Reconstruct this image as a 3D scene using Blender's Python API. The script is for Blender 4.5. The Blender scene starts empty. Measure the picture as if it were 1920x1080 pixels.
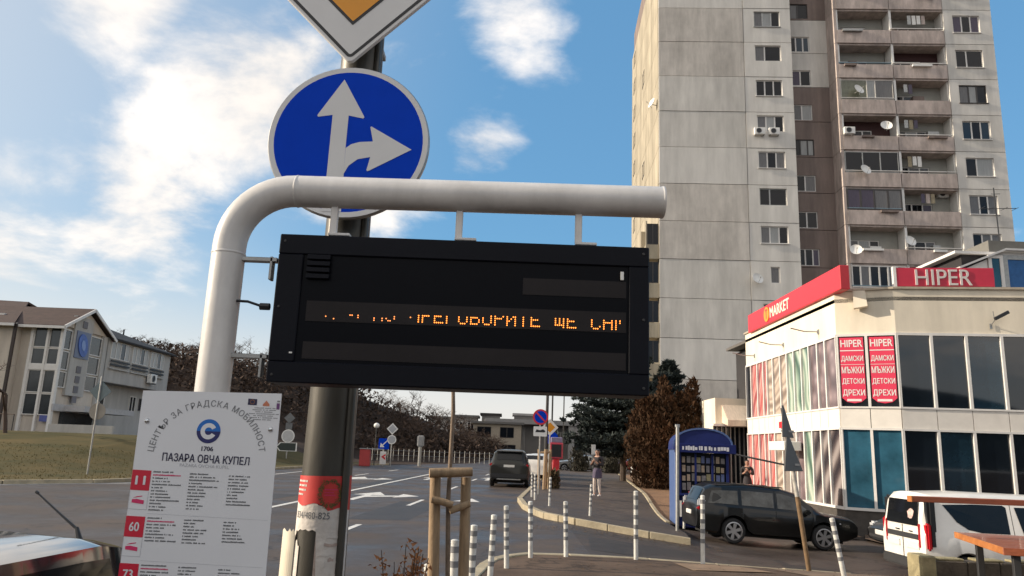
import bpy, bmesh, math, random
from mathutils import Vector, Matrix, noise
R = math.radians
random.seed(11)
SC = bpy.context.scene
COL = SC.collection

# ---------------------------------------------------------------- camera
cam_d = bpy.data.cameras.new("camera"); cam = bpy.data.objects.new("camera", cam_d); COL.objects.link(cam)
_p, _ro = R(12.1), math.atan(.038)
_f = Vector((0, math.cos(_p), math.sin(_p))); _u0 = Vector((0, -math.sin(_p), math.cos(_p))); _r0 = Vector((1, 0, 0))
_r = _r0*math.cos(_ro) + _u0*math.sin(_ro); _u = _u0*math.cos(_ro) - _r0*math.sin(_ro)
M = Matrix((( _r.x, _u.x, -_f.x, 0), (_r.y, _u.y, -_f.y, 0), (_r.z, _u.z, -_f.z, 1.7), (0, 0, 0, 1)))
cam.matrix_world = M
cam_d.sensor_width = 36; cam_d.lens = 36*1410/1920; cam_d.clip_start = .05; cam_d.clip_end = 4000
SC.camera = cam
SC.render.resolution_x, SC.render.resolution_y = 1024, 576

# ---------------------------------------------------------------- light
SUN_AZ, SUN_EL = R(-90), R(21)
SC.view_settings.view_transform = 'Standard'; SC.view_settings.look = 'None'
SC.view_settings.exposure = 1.4; SC.view_settings.gamma = 1
SC.view_settings.use_curve_mapping = False
w = bpy.data.worlds.new("World"); SC.world = w; w.use_nodes = True
nt = w.node_tree; nt.nodes.clear()
def nn(t, **k):
    n = nt.nodes.new(t)
    for a, b in k.items(): setattr(n, a, b)
    return n
def lk(a, b): nt.links.new(a, b)
def math_n(op, a, b=None, clamp=False):
    n = nn('ShaderNodeMath', operation=op); n.use_clamp = clamp
    for i, v in enumerate((a, b)):
        if v is None: continue
        if isinstance(v, (int, float)): n.inputs[i].default_value = v
        else: lk(v, n.inputs[i])
    return n.outputs[0]
out = nn('ShaderNodeOutputWorld'); bg = nn('ShaderNodeBackground'); lk(bg.outputs[0], out.inputs[0])
bg.inputs[1].default_value = .15
sky = nn('ShaderNodeTexSky', sky_type='NISHITA'); sky.sun_disc = False
sky.sun_elevation = SUN_EL; sky.sun_rotation = SUN_AZ; sky.altitude = 550; sky.air_density = 1.1; sky.dust_density = 1.6; sky.ozone_density = 1.6
tc = nn('ShaderNodeTexCoord'); sep = nn('ShaderNodeSeparateXYZ'); lk(tc.outputs['Generated'], sep.inputs[0])
zz = math_n('ADD', math_n('MAXIMUM', sep.outputs[2], 0.0), .28)
comb = nn('ShaderNodeCombineXYZ')
lk(math_n('DIVIDE', sep.outputs[0], zz), comb.inputs[0]); lk(math_n('DIVIDE', sep.outputs[1], zz), comb.inputs[1])
n1 = nn('ShaderNodeTexNoise'); n1.inputs['Scale'].default_value = 2.3; n1.inputs['Detail'].default_value = 11; n1.inputs['Roughness'].default_value = .58; n1.inputs['Distortion'].default_value = .25
off = nn('ShaderNodeVectorMath', operation='ADD'); off.inputs[1].default_value = (3.1, 1.7, 0); lk(comb.outputs[0], off.inputs[0]); lk(off.outputs[0], n1.inputs['Vector'])
n2 = nn('ShaderNodeTexNoise'); n2.inputs['Scale'].default_value = .9; n2.inputs['Detail'].default_value = 3
lk(off.outputs[0], n2.inputs['Vector'])
# cloud banks: broad soft masses in given directions; unseen ones behind the camera added to brighten shaded faces
acc = None
for (az, el, rad, amt) in [(-40, 22, .75, .16), (-20, 25, .26, .40), (-31, 30, .2, .36), (-27, 15, .25, .30), (-13, 19, .2, .36), (-3, 22, .11, .30), (-1, 33, .12, .2), (-38, 11, .3, .28), (-75, 25, .8, .42), (-120, 30, .9, .5), (180, 35, 1.0, .5), (120, 30, .8, .5), (0, 85, .5, .35)]:
    d = Vector((math.sin(R(az))*math.cos(R(el)), math.cos(R(az))*math.cos(R(el)), math.sin(R(el))))
    vm = nn('ShaderNodeVectorMath', operation='DISTANCE'); lk(tc.outputs['Generated'], vm.inputs[0]); vm.inputs[1].default_value = d
    mr = nn('ShaderNodeMapRange', interpolation_type='SMOOTHSTEP'); lk(vm.outputs['Value'], mr.inputs[0])
    mr.inputs[1].default_value = rad; mr.inputs[2].default_value = 0; mr.inputs[3].default_value = 0; mr.inputs[4].default_value = amt
    acc = mr.outputs[0] if acc is None else math_n('MAXIMUM', acc, mr.outputs[0])
dens = math_n('ADD', math_n('ADD', n1.outputs[0], math_n('MULTIPLY', n2.outputs[0], .25)), acc)
mr = nn('ShaderNodeMapRange', interpolation_type='SMOOTHSTEP'); lk(dens, mr.inputs[0])
mr.inputs[1].default_value = .78; mr.inputs[2].default_value = 1.0; mr.inputs[4].default_value = .97
# whitish haze towards the horizon
hz = nn('ShaderNodeMapRange', interpolation_type='SMOOTHSTEP'); lk(sep.outputs[2], hz.inputs[0])
hz.inputs[1].default_value = .27; hz.inputs[2].default_value = .02; hz.inputs[3].default_value = 0; hz.inputs[4].default_value = .86
cc = nn('ShaderNodeMix', data_type='RGBA'); lk(mr.outputs[0], cc.inputs[0]); 
skm = nn('ShaderNodeMix', data_type='RGBA', blend_type='MULTIPLY'); skm.inputs[0].default_value = 1; lk(sky.outputs[0], skm.inputs[6]); skm.inputs[7].default_value = (.31, .455, .475, 1)
ev = nn('ShaderNodeMix', data_type='RGBA'); ev.inputs[0].default_value = .6; lk(skm.outputs[2], ev.inputs[6]); ev.inputs[7].default_value = (.40, .98, 1.75, 1)
hm = nn('ShaderNodeMix', data_type='RGBA'); lk(hz.outputs[0], hm.inputs[0]); lk(ev.outputs[2], hm.inputs[6]); hm.inputs[7].default_value = (2.4, 2.25, 2.08, 1)
# pale veil around the sun
vd = nn('ShaderNodeVectorMath', operation='DOT_PRODUCT'); lk(tc.outputs['Generated'], vd.inputs[0]); vd.inputs[1].default_value = (math.sin(SUN_AZ)*math.cos(SUN_EL), math.cos(SUN_AZ)*math.cos(SUN_EL), math.sin(SUN_EL))
vr = nn('ShaderNodeMapRange', interpolation_type='SMOOTHSTEP'); lk(vd.outputs['Value'], vr.inputs[0]); vr.inputs[1].default_value = .15; vr.inputs[2].default_value = 1.05; vr.inputs[3].default_value = 0; vr.inputs[4].default_value = .75
vm2 = nn('ShaderNodeMix', data_type='RGBA'); lk(vr.outputs[0], vm2.inputs[0]); lk(hm.outputs[2], vm2.inputs[6]); vm2.inputs[7].default_value = (2.4, 2.25, 2.08, 1)
lk(vm2.outputs[2], cc.inputs[6]); cs = nn('ShaderNodeMix', data_type='RGBA'); csr = nn('ShaderNodeMapRange'); lk(n1.outputs[0], csr.inputs[0]); csr.inputs[1].default_value = .42; csr.inputs[2].default_value = .66; lk(csr.outputs[0], cs.inputs[0]); cs.inputs[6].default_value = tuple(q*.80 for q in (3.1, 2.9, 2.7, 1)[:3])+(1,); cs.inputs[7].default_value = (3.1, 2.9, 2.7, 1); lk(cs.outputs[2], cc.inputs[7])
lk(cc.outputs[2], bg.inputs[0])
sd = bpy.data.lights.new("sun", 'SUN'); sd.energy = 2.3; sd.angle = R(.55); sd.color = (1, .86, .68)
sun = bpy.data.objects.new("sun", sd); COL.objects.link(sun)
sdir = Vector((math.sin(SUN_AZ)*math.cos(SUN_EL), math.cos(SUN_AZ)*math.cos(SUN_EL), math.sin(SUN_EL)))
sun.rotation_euler = (-sdir).to_track_quat('-Z', 'Y').to_euler(); sun.location = sdir*200

# ---------------------------------------------------------------- helpers
def mat(name, col, rough=.6, metal=0, var=.12, scale=5, bump=0, bscale=None, coat=0, spec=.5, emit=0, rvar=0, col2=None, stretch=None, streak=0, sscale=(1.1, 1.1, .14)):
    m = bpy.data.materials.new(name); m.use_nodes = True; t = m.node_tree; b = t.nodes['Principled BSDF']
    b.inputs['Roughness'].default_value = rough; b.inputs['Metallic'].default_value = metal
    b.inputs['Specular IOR Level'].default_value = spec; b.inputs['Coat Weight'].default_value = coat; b.inputs['Coat Roughness'].default_value = .05
    c = (*col, 1); b.inputs['Base Color'].default_value = c
    if emit:
        b.inputs['Emission Color'].default_value = c; b.inputs['Emission Strength'].default_value = emit
    if var or bump or rvar or col2:
        tcn = t.nodes.new('ShaderNodeTexCoord'); src = tcn.outputs['Object']
        if stretch:
            mp = t.nodes.new('ShaderNodeMapping'); mp.inputs['Scale'].default_value = stretch; t.links.new(src, mp.inputs[0]); src = mp.outputs[0]
        nz = t.nodes.new('ShaderNodeTexNoise'); nz.inputs['Scale'].default_value = scale; nz.inputs['Detail'].default_value = 7; nz.inputs['Roughness'].default_value = .62
        t.links.new(src, nz.inputs['Vector'])
        rp = t.nodes.new('ShaderNodeValToRGB'); rp.color_ramp.elements[0].position = .3; rp.color_ramp.elements[1].position = .7
        rp.color_ramp.elements[0].color = (*[x*(1-var) for x in col], 1)
        rp.color_ramp.elements[1].color = (*col2, 1) if col2 else (*[min(1, x*(1+var)) for x in col], 1)
        t.links.new(nz.outputs[0], rp.inputs[0]); t.links.new(rp.outputs[0], b.inputs['Base Color'])
        if streak:                                     # rain runs and grime, in world space so no two panels repeat
            ge = t.nodes.new('ShaderNodeNewGeometry'); m2 = t.nodes.new('ShaderNodeMapping'); m2.inputs['Scale'].default_value = sscale; t.links.new(ge.outputs['Position'], m2.inputs[0])
            n4 = t.nodes.new('ShaderNodeTexNoise'); n4.inputs['Scale'].default_value = 1; n4.inputs['Detail'].default_value = 8; n4.inputs['Roughness'].default_value = .65; t.links.new(m2.outputs[0], n4.inputs['Vector'])
            r4 = t.nodes.new('ShaderNodeMapRange'); r4.inputs[1].default_value = .34; r4.inputs[2].default_value = .60; r4.inputs[3].default_value = 1-streak; r4.inputs[4].default_value = 1.0; t.links.new(n4.outputs[0], r4.inputs[0])
            mx = t.nodes.new('ShaderNodeMix'); mx.data_type = 'RGBA'; mx.blend_type = 'MULTIPLY'; mx.inputs[0].default_value = 1; t.links.new(rp.outputs[0], mx.inputs[6]); t.links.new(r4.outputs[0], mx.inputs[7]); t.links.new(mx.outputs[2], b.inputs['Base Color'])
        if rvar:
            mr_ = t.nodes.new('ShaderNodeMapRange'); mr_.inputs[1].default_value = .35; mr_.inputs[2].default_value = .65
            mr_.inputs[3].default_value = max(.02, rough-rvar); mr_.inputs[4].default_value = min(1, rough+rvar)
            t.links.new(nz.outputs[0], mr_.inputs[0]); t.links.new(mr_.outputs[0], b.inputs['Roughness'])
        if bump:
            n3 = t.nodes.new('ShaderNodeTexNoise'); n3.inputs['Scale'].default_value = bscale or scale*6; n3.inputs['Detail'].default_value = 5
            t.links.new(src, n3.inputs['Vector'])
            bp = t.nodes.new('ShaderNodeBump'); bp.inputs['Strength'].default_value = bump; bp.inputs['Distance'].default_value = .02
            t.links.new(n3.outputs[0], bp.inputs['Height']); t.links.new(bp.outputs[0], b.inputs['Normal'])
    return m

def link(name, me, m, parent=None, loc=(0, 0, 0), rz=0):
    o = bpy.data.objects.new(name, me); COL.objects.link(o)
    if m is not None and not me.materials:
        for x in (m if isinstance(m, (list, tuple)) else [m]): me.materials.append(x)
    o.parent = parent; o.location = loc; o.rotation_euler = (0, 0, rz)
    return o

class MB:
    def __init__(s): s.v = []; s.f = []; s.mi = []; s.cur = 0
    def face(s, idx): s.f.append(idx); s.mi.append(s.cur)
    def poly(s, pts):
        n = len(s.v); s.v += [tuple(p) for p in pts]; s.face(list(range(n, n+len(pts))))
    def bx(s, x0, x1, y0, y1, z0, z1, T=None):
        n = len(s.v)
        c = [(x0, y0, z0), (x1, y0, z0), (x1, y1, z0), (x0, y1, z0), (x0, y0, z1), (x1, y0, z1), (x1, y1, z1), (x0, y1, z1)]
        if T is not None: c = [tuple(T @ Vector(q)) for q in c]
        s.v += c
        for q in ((0, 3, 2, 1), (4, 5, 6, 7), (0, 1, 5, 4), (1, 2, 6, 5), (2, 3, 7, 6), (3, 0, 4, 7)): s.face([n+i for i in q])
        return s
    def bar(s, a, b, wx, wz):
        """a straight bar of rectangular section from a to b"""
        a = Vector(a); b = Vector(b); d = b-a; L = d.length; q = d.to_track_quat('X', 'Z').to_matrix().to_4x4()
        return s.bx(0, L, -wx/2, wx/2, -wz/2, wz/2, Matrix.Translation(a) @ q)
    def tube(s, pts, r, n=8, cap=True):
        pts = [Vector(p) for p in pts]; k = len(pts); rs = r if isinstance(r, (list, tuple)) else [r]*k
        base = len(s.v); up = None
        for i, p in enumerate(pts):
            d = (pts[min(i+1, k-1)]-pts[max(i-1, 0)]).normalized()
            if up is None: up = Vector((0, 0, 1)) if abs(d.z) < .9 else Vector((1, 0, 0))
            x = up.cross(d).normalized(); up = d.cross(x).normalized()
            for j in range(n):
                a = 2*math.pi*j/n; s.v.append(tuple(p + (x*math.cos(a)+up*math.sin(a))*rs[i]))
        for i in range(k-1):
            for j in range(n):
                a = base+i*n+j; b = base+i*n+(j+1) % n; s.face([a, b, b+n, a+n])
        if cap:
            s.face([base+j for j in reversed(range(n))]); s.face([base+(k-1)*n+j for j in range(n)])
        return s
    def prism(s, pts, O, U, V, t):
        """outline pts in the plane O+U*x+V*y, thickened by t along U x V"""
        O = Vector(O); U = Vector(U).normalized(); V = Vector(V).normalized(); N = U.cross(V)
        n = len(s.v); k = len(pts)
        for z in (0, t):
            s.v += [tuple(O+U*x+V*y+N*z) for x, y in pts]
        s.face([n+i for i in reversed(range(k))]); s.face([n+k+i for i in range(k)])
        for i in range(k):
            j = (i+1) % k; s.face([n+i, n+j, n+k+j, n+k+i])
        return s
    def lathe(s, prof, n, T=None, close=False):
        b = len(s.v); k = len(prof)
        for r_, z in prof:
            for j in range(n):
                a = 2*math.pi*j/n; q = Vector((r_*math.cos(a), r_*math.sin(a), z)); s.v.append(tuple(T @ q if T is not None else q))
        for i in range(k-1):
            for j in range(n):
                a = b+i*n+j; c = b+i*n+(j+1) % n; s.face([a, c, c+n, a+n])
        if close:
            s.face([b+j for j in reversed(range(n))]); s.face([b+(k-1)*n+j for j in range(n)])
        return s
    def mesh(s, name, bevel=0, smooth=None, seg=1):
        me = bpy.data.meshes.new(name); me.from_pydata(s.v, [], s.f); me.update()
        me.polygons.foreach_set('material_index', s.mi)
        if bevel or smooth is not None:
            bm = bmesh.new(); bm.from_mesh(me)
            bmesh.ops.recalc_face_normals(bm, faces=bm.faces)
            if bevel:
                es = [e for e in bm.edges if e.is_manifold and e.calc_face_angle(0) > .5]
                bmesh.ops.bevel(bm, geom=es, offset=bevel, segments=seg, affect='EDGES', clamp_overlap=True)
            bm.to_mesh(me); bm.free()
            if smooth is not None:
                me.polygons.foreach_set('use_smooth', [True]*len(me.polygons)); me.set_sharp_from_angle(angle=R(smooth))
        return me
    def build(s, name, m, parent=None, loc=(0, 0, 0), rz=0, bevel=0, smooth=None, seg=1):
        return link(name, s.mesh(name, bevel, smooth, seg), m, parent, loc, rz)

def tag(o, label=None, cat=None, group=None, kind=None):
    for k, v in (('label', label), ('category', cat), ('group', group), ('kind', kind)):
        if v: o[k] = v
    return o
def thing(name, label, cat, loc=(0, 0, 0), rz=0, group=None):
    o = bpy.data.objects.new(name, None); COL.objects.link(o); o.location = loc; o.rotation_euler = (0, 0, rz); o.empty_display_size = .2
    return tag(o, label, cat, group)
_kids = {}
def copy_tree(o, parent=None):
    kids = [c for c in COL.objects if c.parent == o] if o.name not in _kids else _kids[o.name]
    _kids[o.name] = kids
    c = o.copy(); COL.objects.link(c); c.parent = parent
    for k in kids: copy_tree(k, c)
    return c

def text_verts(s, bold=0, res=2, extrude=0):
    cu = bpy.data.curves.new("lettering", 'FONT'); cu.body = s; cu.size = 1; cu.resolution_u = res; cu.offset = bold; cu.extrude = extrude
    o = bpy.data.objects.new("lettering", cu); COL.objects.link(o)
    dg = bpy.context.evaluated_depsgraph_get(); me = bpy.data.meshes.new_from_object(o.evaluated_get(dg))
    bpy.data.objects.remove(o); bpy.data.curves.remove(cu)
    vs = [tuple(v.co) for v in me.vertices]; fs = [tuple(p.vertices) for p in me.polygons]; bpy.data.meshes.remove(me)
    return vs, fs
def text(s, fn, w, h, bold=.012, extrude=0, mb=None):
    """lettering stretched to w x h; fn(x, y, z) places it (x right, y up)"""
    vs, fs = text_verts(s, 0, 4, .5 if extrude else 0)
    x0 = min(v[0] for v in vs); x1 = max(v[0] for v in vs); y0 = min(v[1] for v in vs); y1 = max(v[1] for v in vs)
    mb = mb or MB(); n = len(mb.v)
    kx = w/(x1-x0); ky = h/(y1-y0) if h else kx
    # heavier weight: the strokes are laid again, shifted by a hair and 0.1 mm higher each time
    for q, (dx, dy) in enumerate([(0, 0)] if extrude or bold <= 0 else [(-bold, 0), (bold, 0), (0, bold)]):
        n = len(mb.v)
        for v in vs: mb.v.append(tuple(fn((v[0]+dx-x0)*kx, (v[1]+dy-y0)*ky, v[2]*2*extrude if extrude else .0005*q)))
        for f in fs: mb.face([n+i for i in f])
    return mb
def plane_fn(O, U, V):
    O = Vector(O); U = Vector(U).normalized(); V = Vector(V).normalized(); N = U.cross(V)
    return lambda x, y, z=0: O+U*x+V*y+N*z

def ss(a, b, x):
    t = min(1, max(0, (x-a)/(b-a))); return t*t*(3-2*t)
def hillz(X, Y):
    pts = ((-160, 13), (-70, 12), (-45, 9.8), (-34, 8.8), (-14, 5.5), (-8, 3.7), (-3, 1.8), (4, 0))
    h = 0
    for (a, ha), (b, hb) in zip(pts, pts[1:]):
        if a <= X <= b: h = ha+(hb-ha)*(X-a)/(b-a)
    if X < -160: h = 13
    y0 = 92 if X > -16 else 92 - 12*ss(-16, -30, X)
    return h*ss(y0-7, y0+14, Y)
def gz(X, Y):
    z = -.1*min(4.9+1.0*(1-ss(16.5, 18.5, Y)), max(0, X-1.5))*ss(11, 14.5, Y)*(1-ss(24, 33, Y))
    z += 1.6*ss(26.5, 50, Y)*ss(-14.5, -22, X)
    return z + hillz(X, Y)

def sheet(name, poly, dz, m, step=1.5, kind='structure'):
    bm = bmesh.new(); vs = [bm.verts.new((x, y, 0)) for x, y in poly]; bm.faces.new(vs)
    xs = [p[0] for p in poly]; ys = [p[1] for p in poly]
    for ax, lo, hi in ((0, min(xs), max(xs)), (1, min(ys), max(ys))):
        k = math.ceil(lo/step)*step
        while k < hi:
            no = (1, 0, 0) if ax == 0 else (0, 1, 0); co = (k, 0, 0) if ax == 0 else (0, k, 0)
            bmesh.ops.bisect_plane(bm, geom=bm.verts[:]+bm.edges[:]+bm.faces[:], plane_co=co, plane_no=no); k += step
    for v in bm.verts: v.co.z = gz(v.co.x, v.co.y)+dz
    bmesh.ops.recalc_face_normals(bm, faces=bm.faces)
    if bm.faces and sum(f.normal.z for f in bm.faces) < 0: bmesh.ops.reverse_faces(bm, faces=bm.faces)
    me = bpy.data.meshes.new(name); bm.to_mesh(me); bm.free()
    return tag(link(name, me, m), kind=kind)

def kerb(name, line, m, width=.16, top=.14, low=-.1, length=1.0, lab=None):
    root = bpy.data.objects.new(name, None); COL.objects.link(root); root['kind'] = 'structure'
    if lab: root['label'] = lab
    for (ax, ay), (bx_, by) in zip(line, line[1:]):
        d = Vector((bx_-ax, by-ay)); n = max(1, round(d.length/length)); u = d.normalized(); p = Vector((-u.y, u.x))
        for i in range(n):
            a = Vector((ax, ay))+d*(i/n)+u*.006; b = Vector((ax, ay))+d*((i+1)/n)-u*.006
            j = random.uniform(-.006, .006); mb = MB(); V_ = []
            for dzv in (low, top+j):
                for q in (a-p*width/2, b-p*width/2, b+p*width/2, a+p*width/2): V_.append((q.x, q.y, gz(q.x, q.y)+dzv))
            mb.v = V_
            for q in ((0, 3, 2, 1), (4, 5, 6, 7), (0, 1, 5, 4), (1, 2, 6, 5), (2, 3, 7, 6), (3, 0, 4, 7)): mb.face(q)
            mb.build('kerb_stone', m, root, bevel=.012)
    return root
def circle(r, n=32, cx=0, cy=0): return [(cx+r*math.cos(2*math.pi*i/n), cy+r*math.sin(2*math.pi*i/n)) for i in range(n)]
def rrect(w_, h_, r, n=4):
    o = []
    for cx, cy, a0 in ((w_/2-r, h_/2-r, 0), (-w_/2+r, h_/2-r, 90), (-w_/2+r, -h_/2+r, 180), (w_/2-r, -h_/2+r, 270)):
        for i in range(n+1): a = R(a0+90*i/n); o.append((cx+r*math.cos(a), cy+r*math.sin(a)))
    return o
XF, ZF = Vector((1, 0, 0)), Vector((0, 0, 1))     # a plate that faces -Y: U = x, V = z, normal = -y

# ---------------------------------------------------------------- materials
asphalt = mat('asphalt', (.070, .053, .043), .58, var=.35, scale=.55, bump=.25, bscale=90, rvar=.2, spec=.38)
def cracks(m, scale, width, dark):
    t = m.node_tree; b = t.nodes['Principled BSDF']; src = b.inputs['Base Color'].links[0].from_socket
    g = t.nodes.new('ShaderNodeNewGeometry'); nz = t.nodes.new('ShaderNodeTexNoise'); nz.inputs['Scale'].default_value = 1.3; nz.inputs['Detail'].default_value = 6; t.links.new(g.outputs['Position'], nz.inputs['Vector'])
    ad = t.nodes.new('ShaderNodeMix'); ad.data_type = 'RGBA'; ad.blend_type = 'LINEAR_LIGHT'; ad.inputs[0].default_value = .55; t.links.new(g.outputs['Position'], ad.inputs[6]); t.links.new(nz.outputs['Color'], ad.inputs[7])
    v = t.nodes.new('ShaderNodeTexVoronoi'); v.feature = 'DISTANCE_TO_EDGE'; v.inputs['Scale'].default_value = scale; t.links.new(ad.outputs[2], v.inputs['Vector'])
    r = t.nodes.new('ShaderNodeMapRange'); r.inputs[1].default_value = 0; r.inputs[2].default_value = width; r.inputs[3].default_value = dark; r.inputs[4].default_value = 1; t.links.new(v.outputs['Distance'], r.inputs[0])
    st = t.nodes.new('ShaderNodeTexNoise'); st.inputs['Scale'].default_value = .22; st.inputs['Detail'].default_value = 6; st.inputs['Roughness'].default_value = .7; t.links.new(g.outputs['Position'], st.inputs['Vector'])
    r2 = t.nodes.new('ShaderNodeMapRange'); r2.inputs[1].default_value = .35; r2.inputs[2].default_value = .62; r2.inputs[3].default_value = .72; r2.inputs[4].default_value = 1.12; t.links.new(st.outputs[0], r2.inputs[0])
    mm = t.nodes.new('ShaderNodeMath'); mm.operation = 'MULTIPLY'; t.links.new(r.outputs[0], mm.inputs[0]); t.links.new(r2.outputs[0], mm.inputs[1])
    mx = t.nodes.new('ShaderNodeMix'); mx.data_type = 'RGBA'; mx.blend_type = 'MULTIPLY'; mx.inputs[0].default_value = 1; t.links.new(src, mx.inputs[6]); t.links.new(mm.outputs[0], mx.inputs[7]); t.links.new(mx.outputs[2], b.inputs['Base Color'])
cracks(asphalt, .17, .006, .35)
asphalt2 = mat('pavement asphalt', (.068, .051, .041), .7, var=.25, scale=1.1, bump=.35, bscale=70, rvar=.12)
pave_m = mat('near pavement', (.095, .062, .044), .85, var=.3, scale=1.4, bump=.4, bscale=60, col2=(.15, .10, .068), spec=.3)
cracks(asphalt2, .33, .010, .4); cracks(pave_m, .45, .012, .45)
earth = mat('earth', (.085, .058, .040), .95, var=.35, scale=1.5, bump=.6, bscale=25)
soil = mat('trodden earth', (.20, .115, .062), .95, var=.3, scale=1.2, bump=.5, bscale=30)
hill_m = mat('hill scrub ground', (.055, .040, .032), 1, var=.4, scale=.3, bump=.8, bscale=3, spec=.1)
grass_m = mat('winter grass', (.062, .064, .017), .95, var=.35, scale=.35, bump=.5, bscale=14, col2=(.115, .082, .028), spec=.2)
kerb_m = mat('kerb concrete', (.34, .29, .20), .85, var=.25, scale=3, bump=.3)
white_paint = mat('road paint', (.62, .60, .56), .6, var=.25, scale=4)
def M_(n, c, r=.5, **k): return mat(n, c, r, **k)
concrete = mat('concrete wall', (.67, .645, .60), .9, streak=.2, var=.13, scale=.8, bump=.25, bscale=30, stretch=(1, 1, .35))
concrete2 = mat('light render', (.72, .695, .65), .9, streak=.16, var=.1, scale=.9, bump=.2, bscale=30, stretch=(1, 1, .3))
concrete3 = mat('patched render', (.62, .58, .53), .9, streak=.25, var=.14, scale=1.3, bump=.25, bscale=30, stretch=(1, 1, .5))
pinkwall = mat('pinkish render', (.55, .465, .425), .9, streak=.35, sscale=(2, 2, .6), var=.15, scale=1.1, bump=.2, bscale=25, stretch=(1, 1, .4))
shaded_brown = mat('shaded brown render', (.24, .19, .17), .9, streak=.3, var=.15, scale=.8, bump=.2, bscale=25, stretch=(1, 1, .4))  # brown darkened to carry the stair recess shade; also used for core and clutter
sidewall = mat('beige render', (.42, .37, .28), .9, streak=.35, var=.2, scale=.6, bump=.2, bscale=25, stretch=(1, 1, .5))
creamwall = mat('cream render', (.82, .74, .60), .88, streak=.14, var=.08, scale=1.2, bump=.12, bscale=30, stretch=(1, 1, .5))
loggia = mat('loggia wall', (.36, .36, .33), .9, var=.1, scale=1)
white = mat('white plastic', (.78, .77, .74), .4, var=.05)
whiteframe = mat('white frame', (.72, .70, .67), .45, var=.06)
darkframe = mat('dark frame', (.05, .045, .045), .5)
glass_d = mat('dark glass', (.009, .011, .016), .06, var=.3, scale=.7, spec=.32)
glass_b = mat('blue glass', (.014, .035, .06), .05, var=.3, scale=.5, spec=.4)
glass_c = mat('curtained glass', (.16, .16, .165), .12, var=.25, scale=4, stretch=(6, 1, .4), spec=.3)
glass_l = mat('pale blind glass', (.34, .35, .35), .15, var=.15, scale=3, stretch=(5, 1, .3), spec=.3)
glass_v = mat('violet curtained glass', (.075, .062, .10), .12, var=.25, scale=4, stretch=(6, 1, .4), spec=.3)
metal_g = mat('galvanised metal', (.36, .36, .35), .45, metal=.7, var=.2, scale=8)
dark_metal = mat('dark metal', (.035, .035, .037), .5, metal=.2)
tube_m = mat('white enamelled tube', (.66, .64, .62), .36, var=.07, scale=6, coat=.15, streak=.16, sscale=(7, 7, 2.0), bump=.03, bscale=40)
black = mat('black matt', (.012, .013, .016), .45, var=.2)
rubber = mat('rubber', (.016, .016, .017), .85, var=.2, scale=20)
alloy = mat('alloy rim', (.42, .42, .43), .35, metal=.8, var=.1)
chrome = mat('chrome', (.6, .6, .6), .15, metal=1, var=0)
lamp_clear = mat('clear lamp', (.55, .56, .58), .12, var=.1, scale=20, coat=.6)
lamp_red = mat('red lamp', (.48, .012, .02), .18, coat=.7, var=.2, scale=20)
wood = mat('stake wood', (.32, .22, .13), .75, var=.3, scale=9, bump=.3, stretch=(4, 4, .5))
bark = mat('bark', (.085, .062, .048), .9, var=.35, scale=9, bump=.5)
barkpale = mat('sapling bark', (.20, .15, .11), .85, var=.3, scale=14, bump=.3)
table_m = mat('varnished red wood', (.30, .085, .038), .42, var=.22, scale=5, stretch=(1, 8, 8), bump=.1, coat=.2)
red_m = mat('red sign', (.66, .028, .04), .4, var=.06)
blue_m = mat('sign blue', (.002, .050, .52), .5, var=.05, spec=.06)
amber_m = mat('sign amber', (.75, .30, .01), .35, var=.05)
grey_back = mat('sign back', (.17, .175, .18), .55, metal=.3, var=.15)
navy = mat('navy print', (.02, .018, .06), .5, var=0)
# ================================================================ ground
def axis(pts):
    o = []
    for (a, b, s) in pts:
        k = max(1, round((b-a)/s)); o += [a+(b-a)*i/k for i in range(k)]
    return o+[pts[-1][1]]
xs = axis([(-1500, -300, 200), (-300, -100, 25), (-100, -45, 4), (-45, 22, 1), (22, 60, 4), (60, 300, 30), (300, 1500, 200)])
ys = axis([(-300, -40, 40), (-40, 0, 8), (0, 60, 1), (60, 130, 2.5), (130, 300, 20), (300, 2500, 220)])
mb = MB()
for y in ys:
    for x in xs: mb.v.append((x, y, gz(x, y)-.07))
nx = len(xs)
for j in range(len(ys)-1):
    for i in range(nx-1): a = j*nx+i; mb.face([a, a+1, a+nx+1, a+nx])
tag(mb.build('ground', hill_m, smooth=180), kind='structure')

kl = [(-60, 10), (-30, 17.5), (-22, 21), (-16.1, 25), (-14.4, 27.2), (-13.7, 30), (-13.7, 46), (-12.6, 58), (-10, 66), (-6, 78), (-2, 92), (5, 108), (40, 128)]
sheet('road', kl+[(70, 118), (22, 104), (12, 96), (10.35, 80), (10.35, 36), (22, 36), (24, -6), (-60, -6)], 0, asphalt, 1.5)
far_pave = [(.60, 26), (.70, 22.9), (1.0, 20.85), (1.8, 19.05), (2.55, 18.65), (3.42, 18.25), (4.3, 18.05), (4.55, 19.5), (4.72, 22.5), (6.5, 39.2), (8.7, 59.5), (9.6, 76), (5.0, 76), (2.3, 47), (1.42, 36)]
sheet('pavement', far_pave, .125, asphalt2, 1.5)
near_pave = [(-2.2, -3), (-1.75, 1.5), (-1.55, 3.6), (-1.15, 5.6), (-.55, 7.6), (-.22, 10.3), (-.06, 11.45), (.44, 12.2), (1.04, 12.25), (2.3, 12.35), (6.5, 12.3), (16, 12.2), (16, -3)]
sheet('near_pavement', near_pave, .125, pave_m, 1.0)
sheet('footpath_edge', [(4.80, 22.6), (10.37, 22.6), (10.37, 60), (8.82, 59.5), (6.6, 39.2)], .10, soil, 1.5)
verge = sheet('grass_bank', [(-60.1, 10.3)] + [(x-.2, y+.2) for x, y in kl[1:9]] + [(-13.2, 68), (-24, 66), (-31, 62), (-31, 52.8), (-60, 52.8)], .09, grass_m, 1.5)
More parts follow.
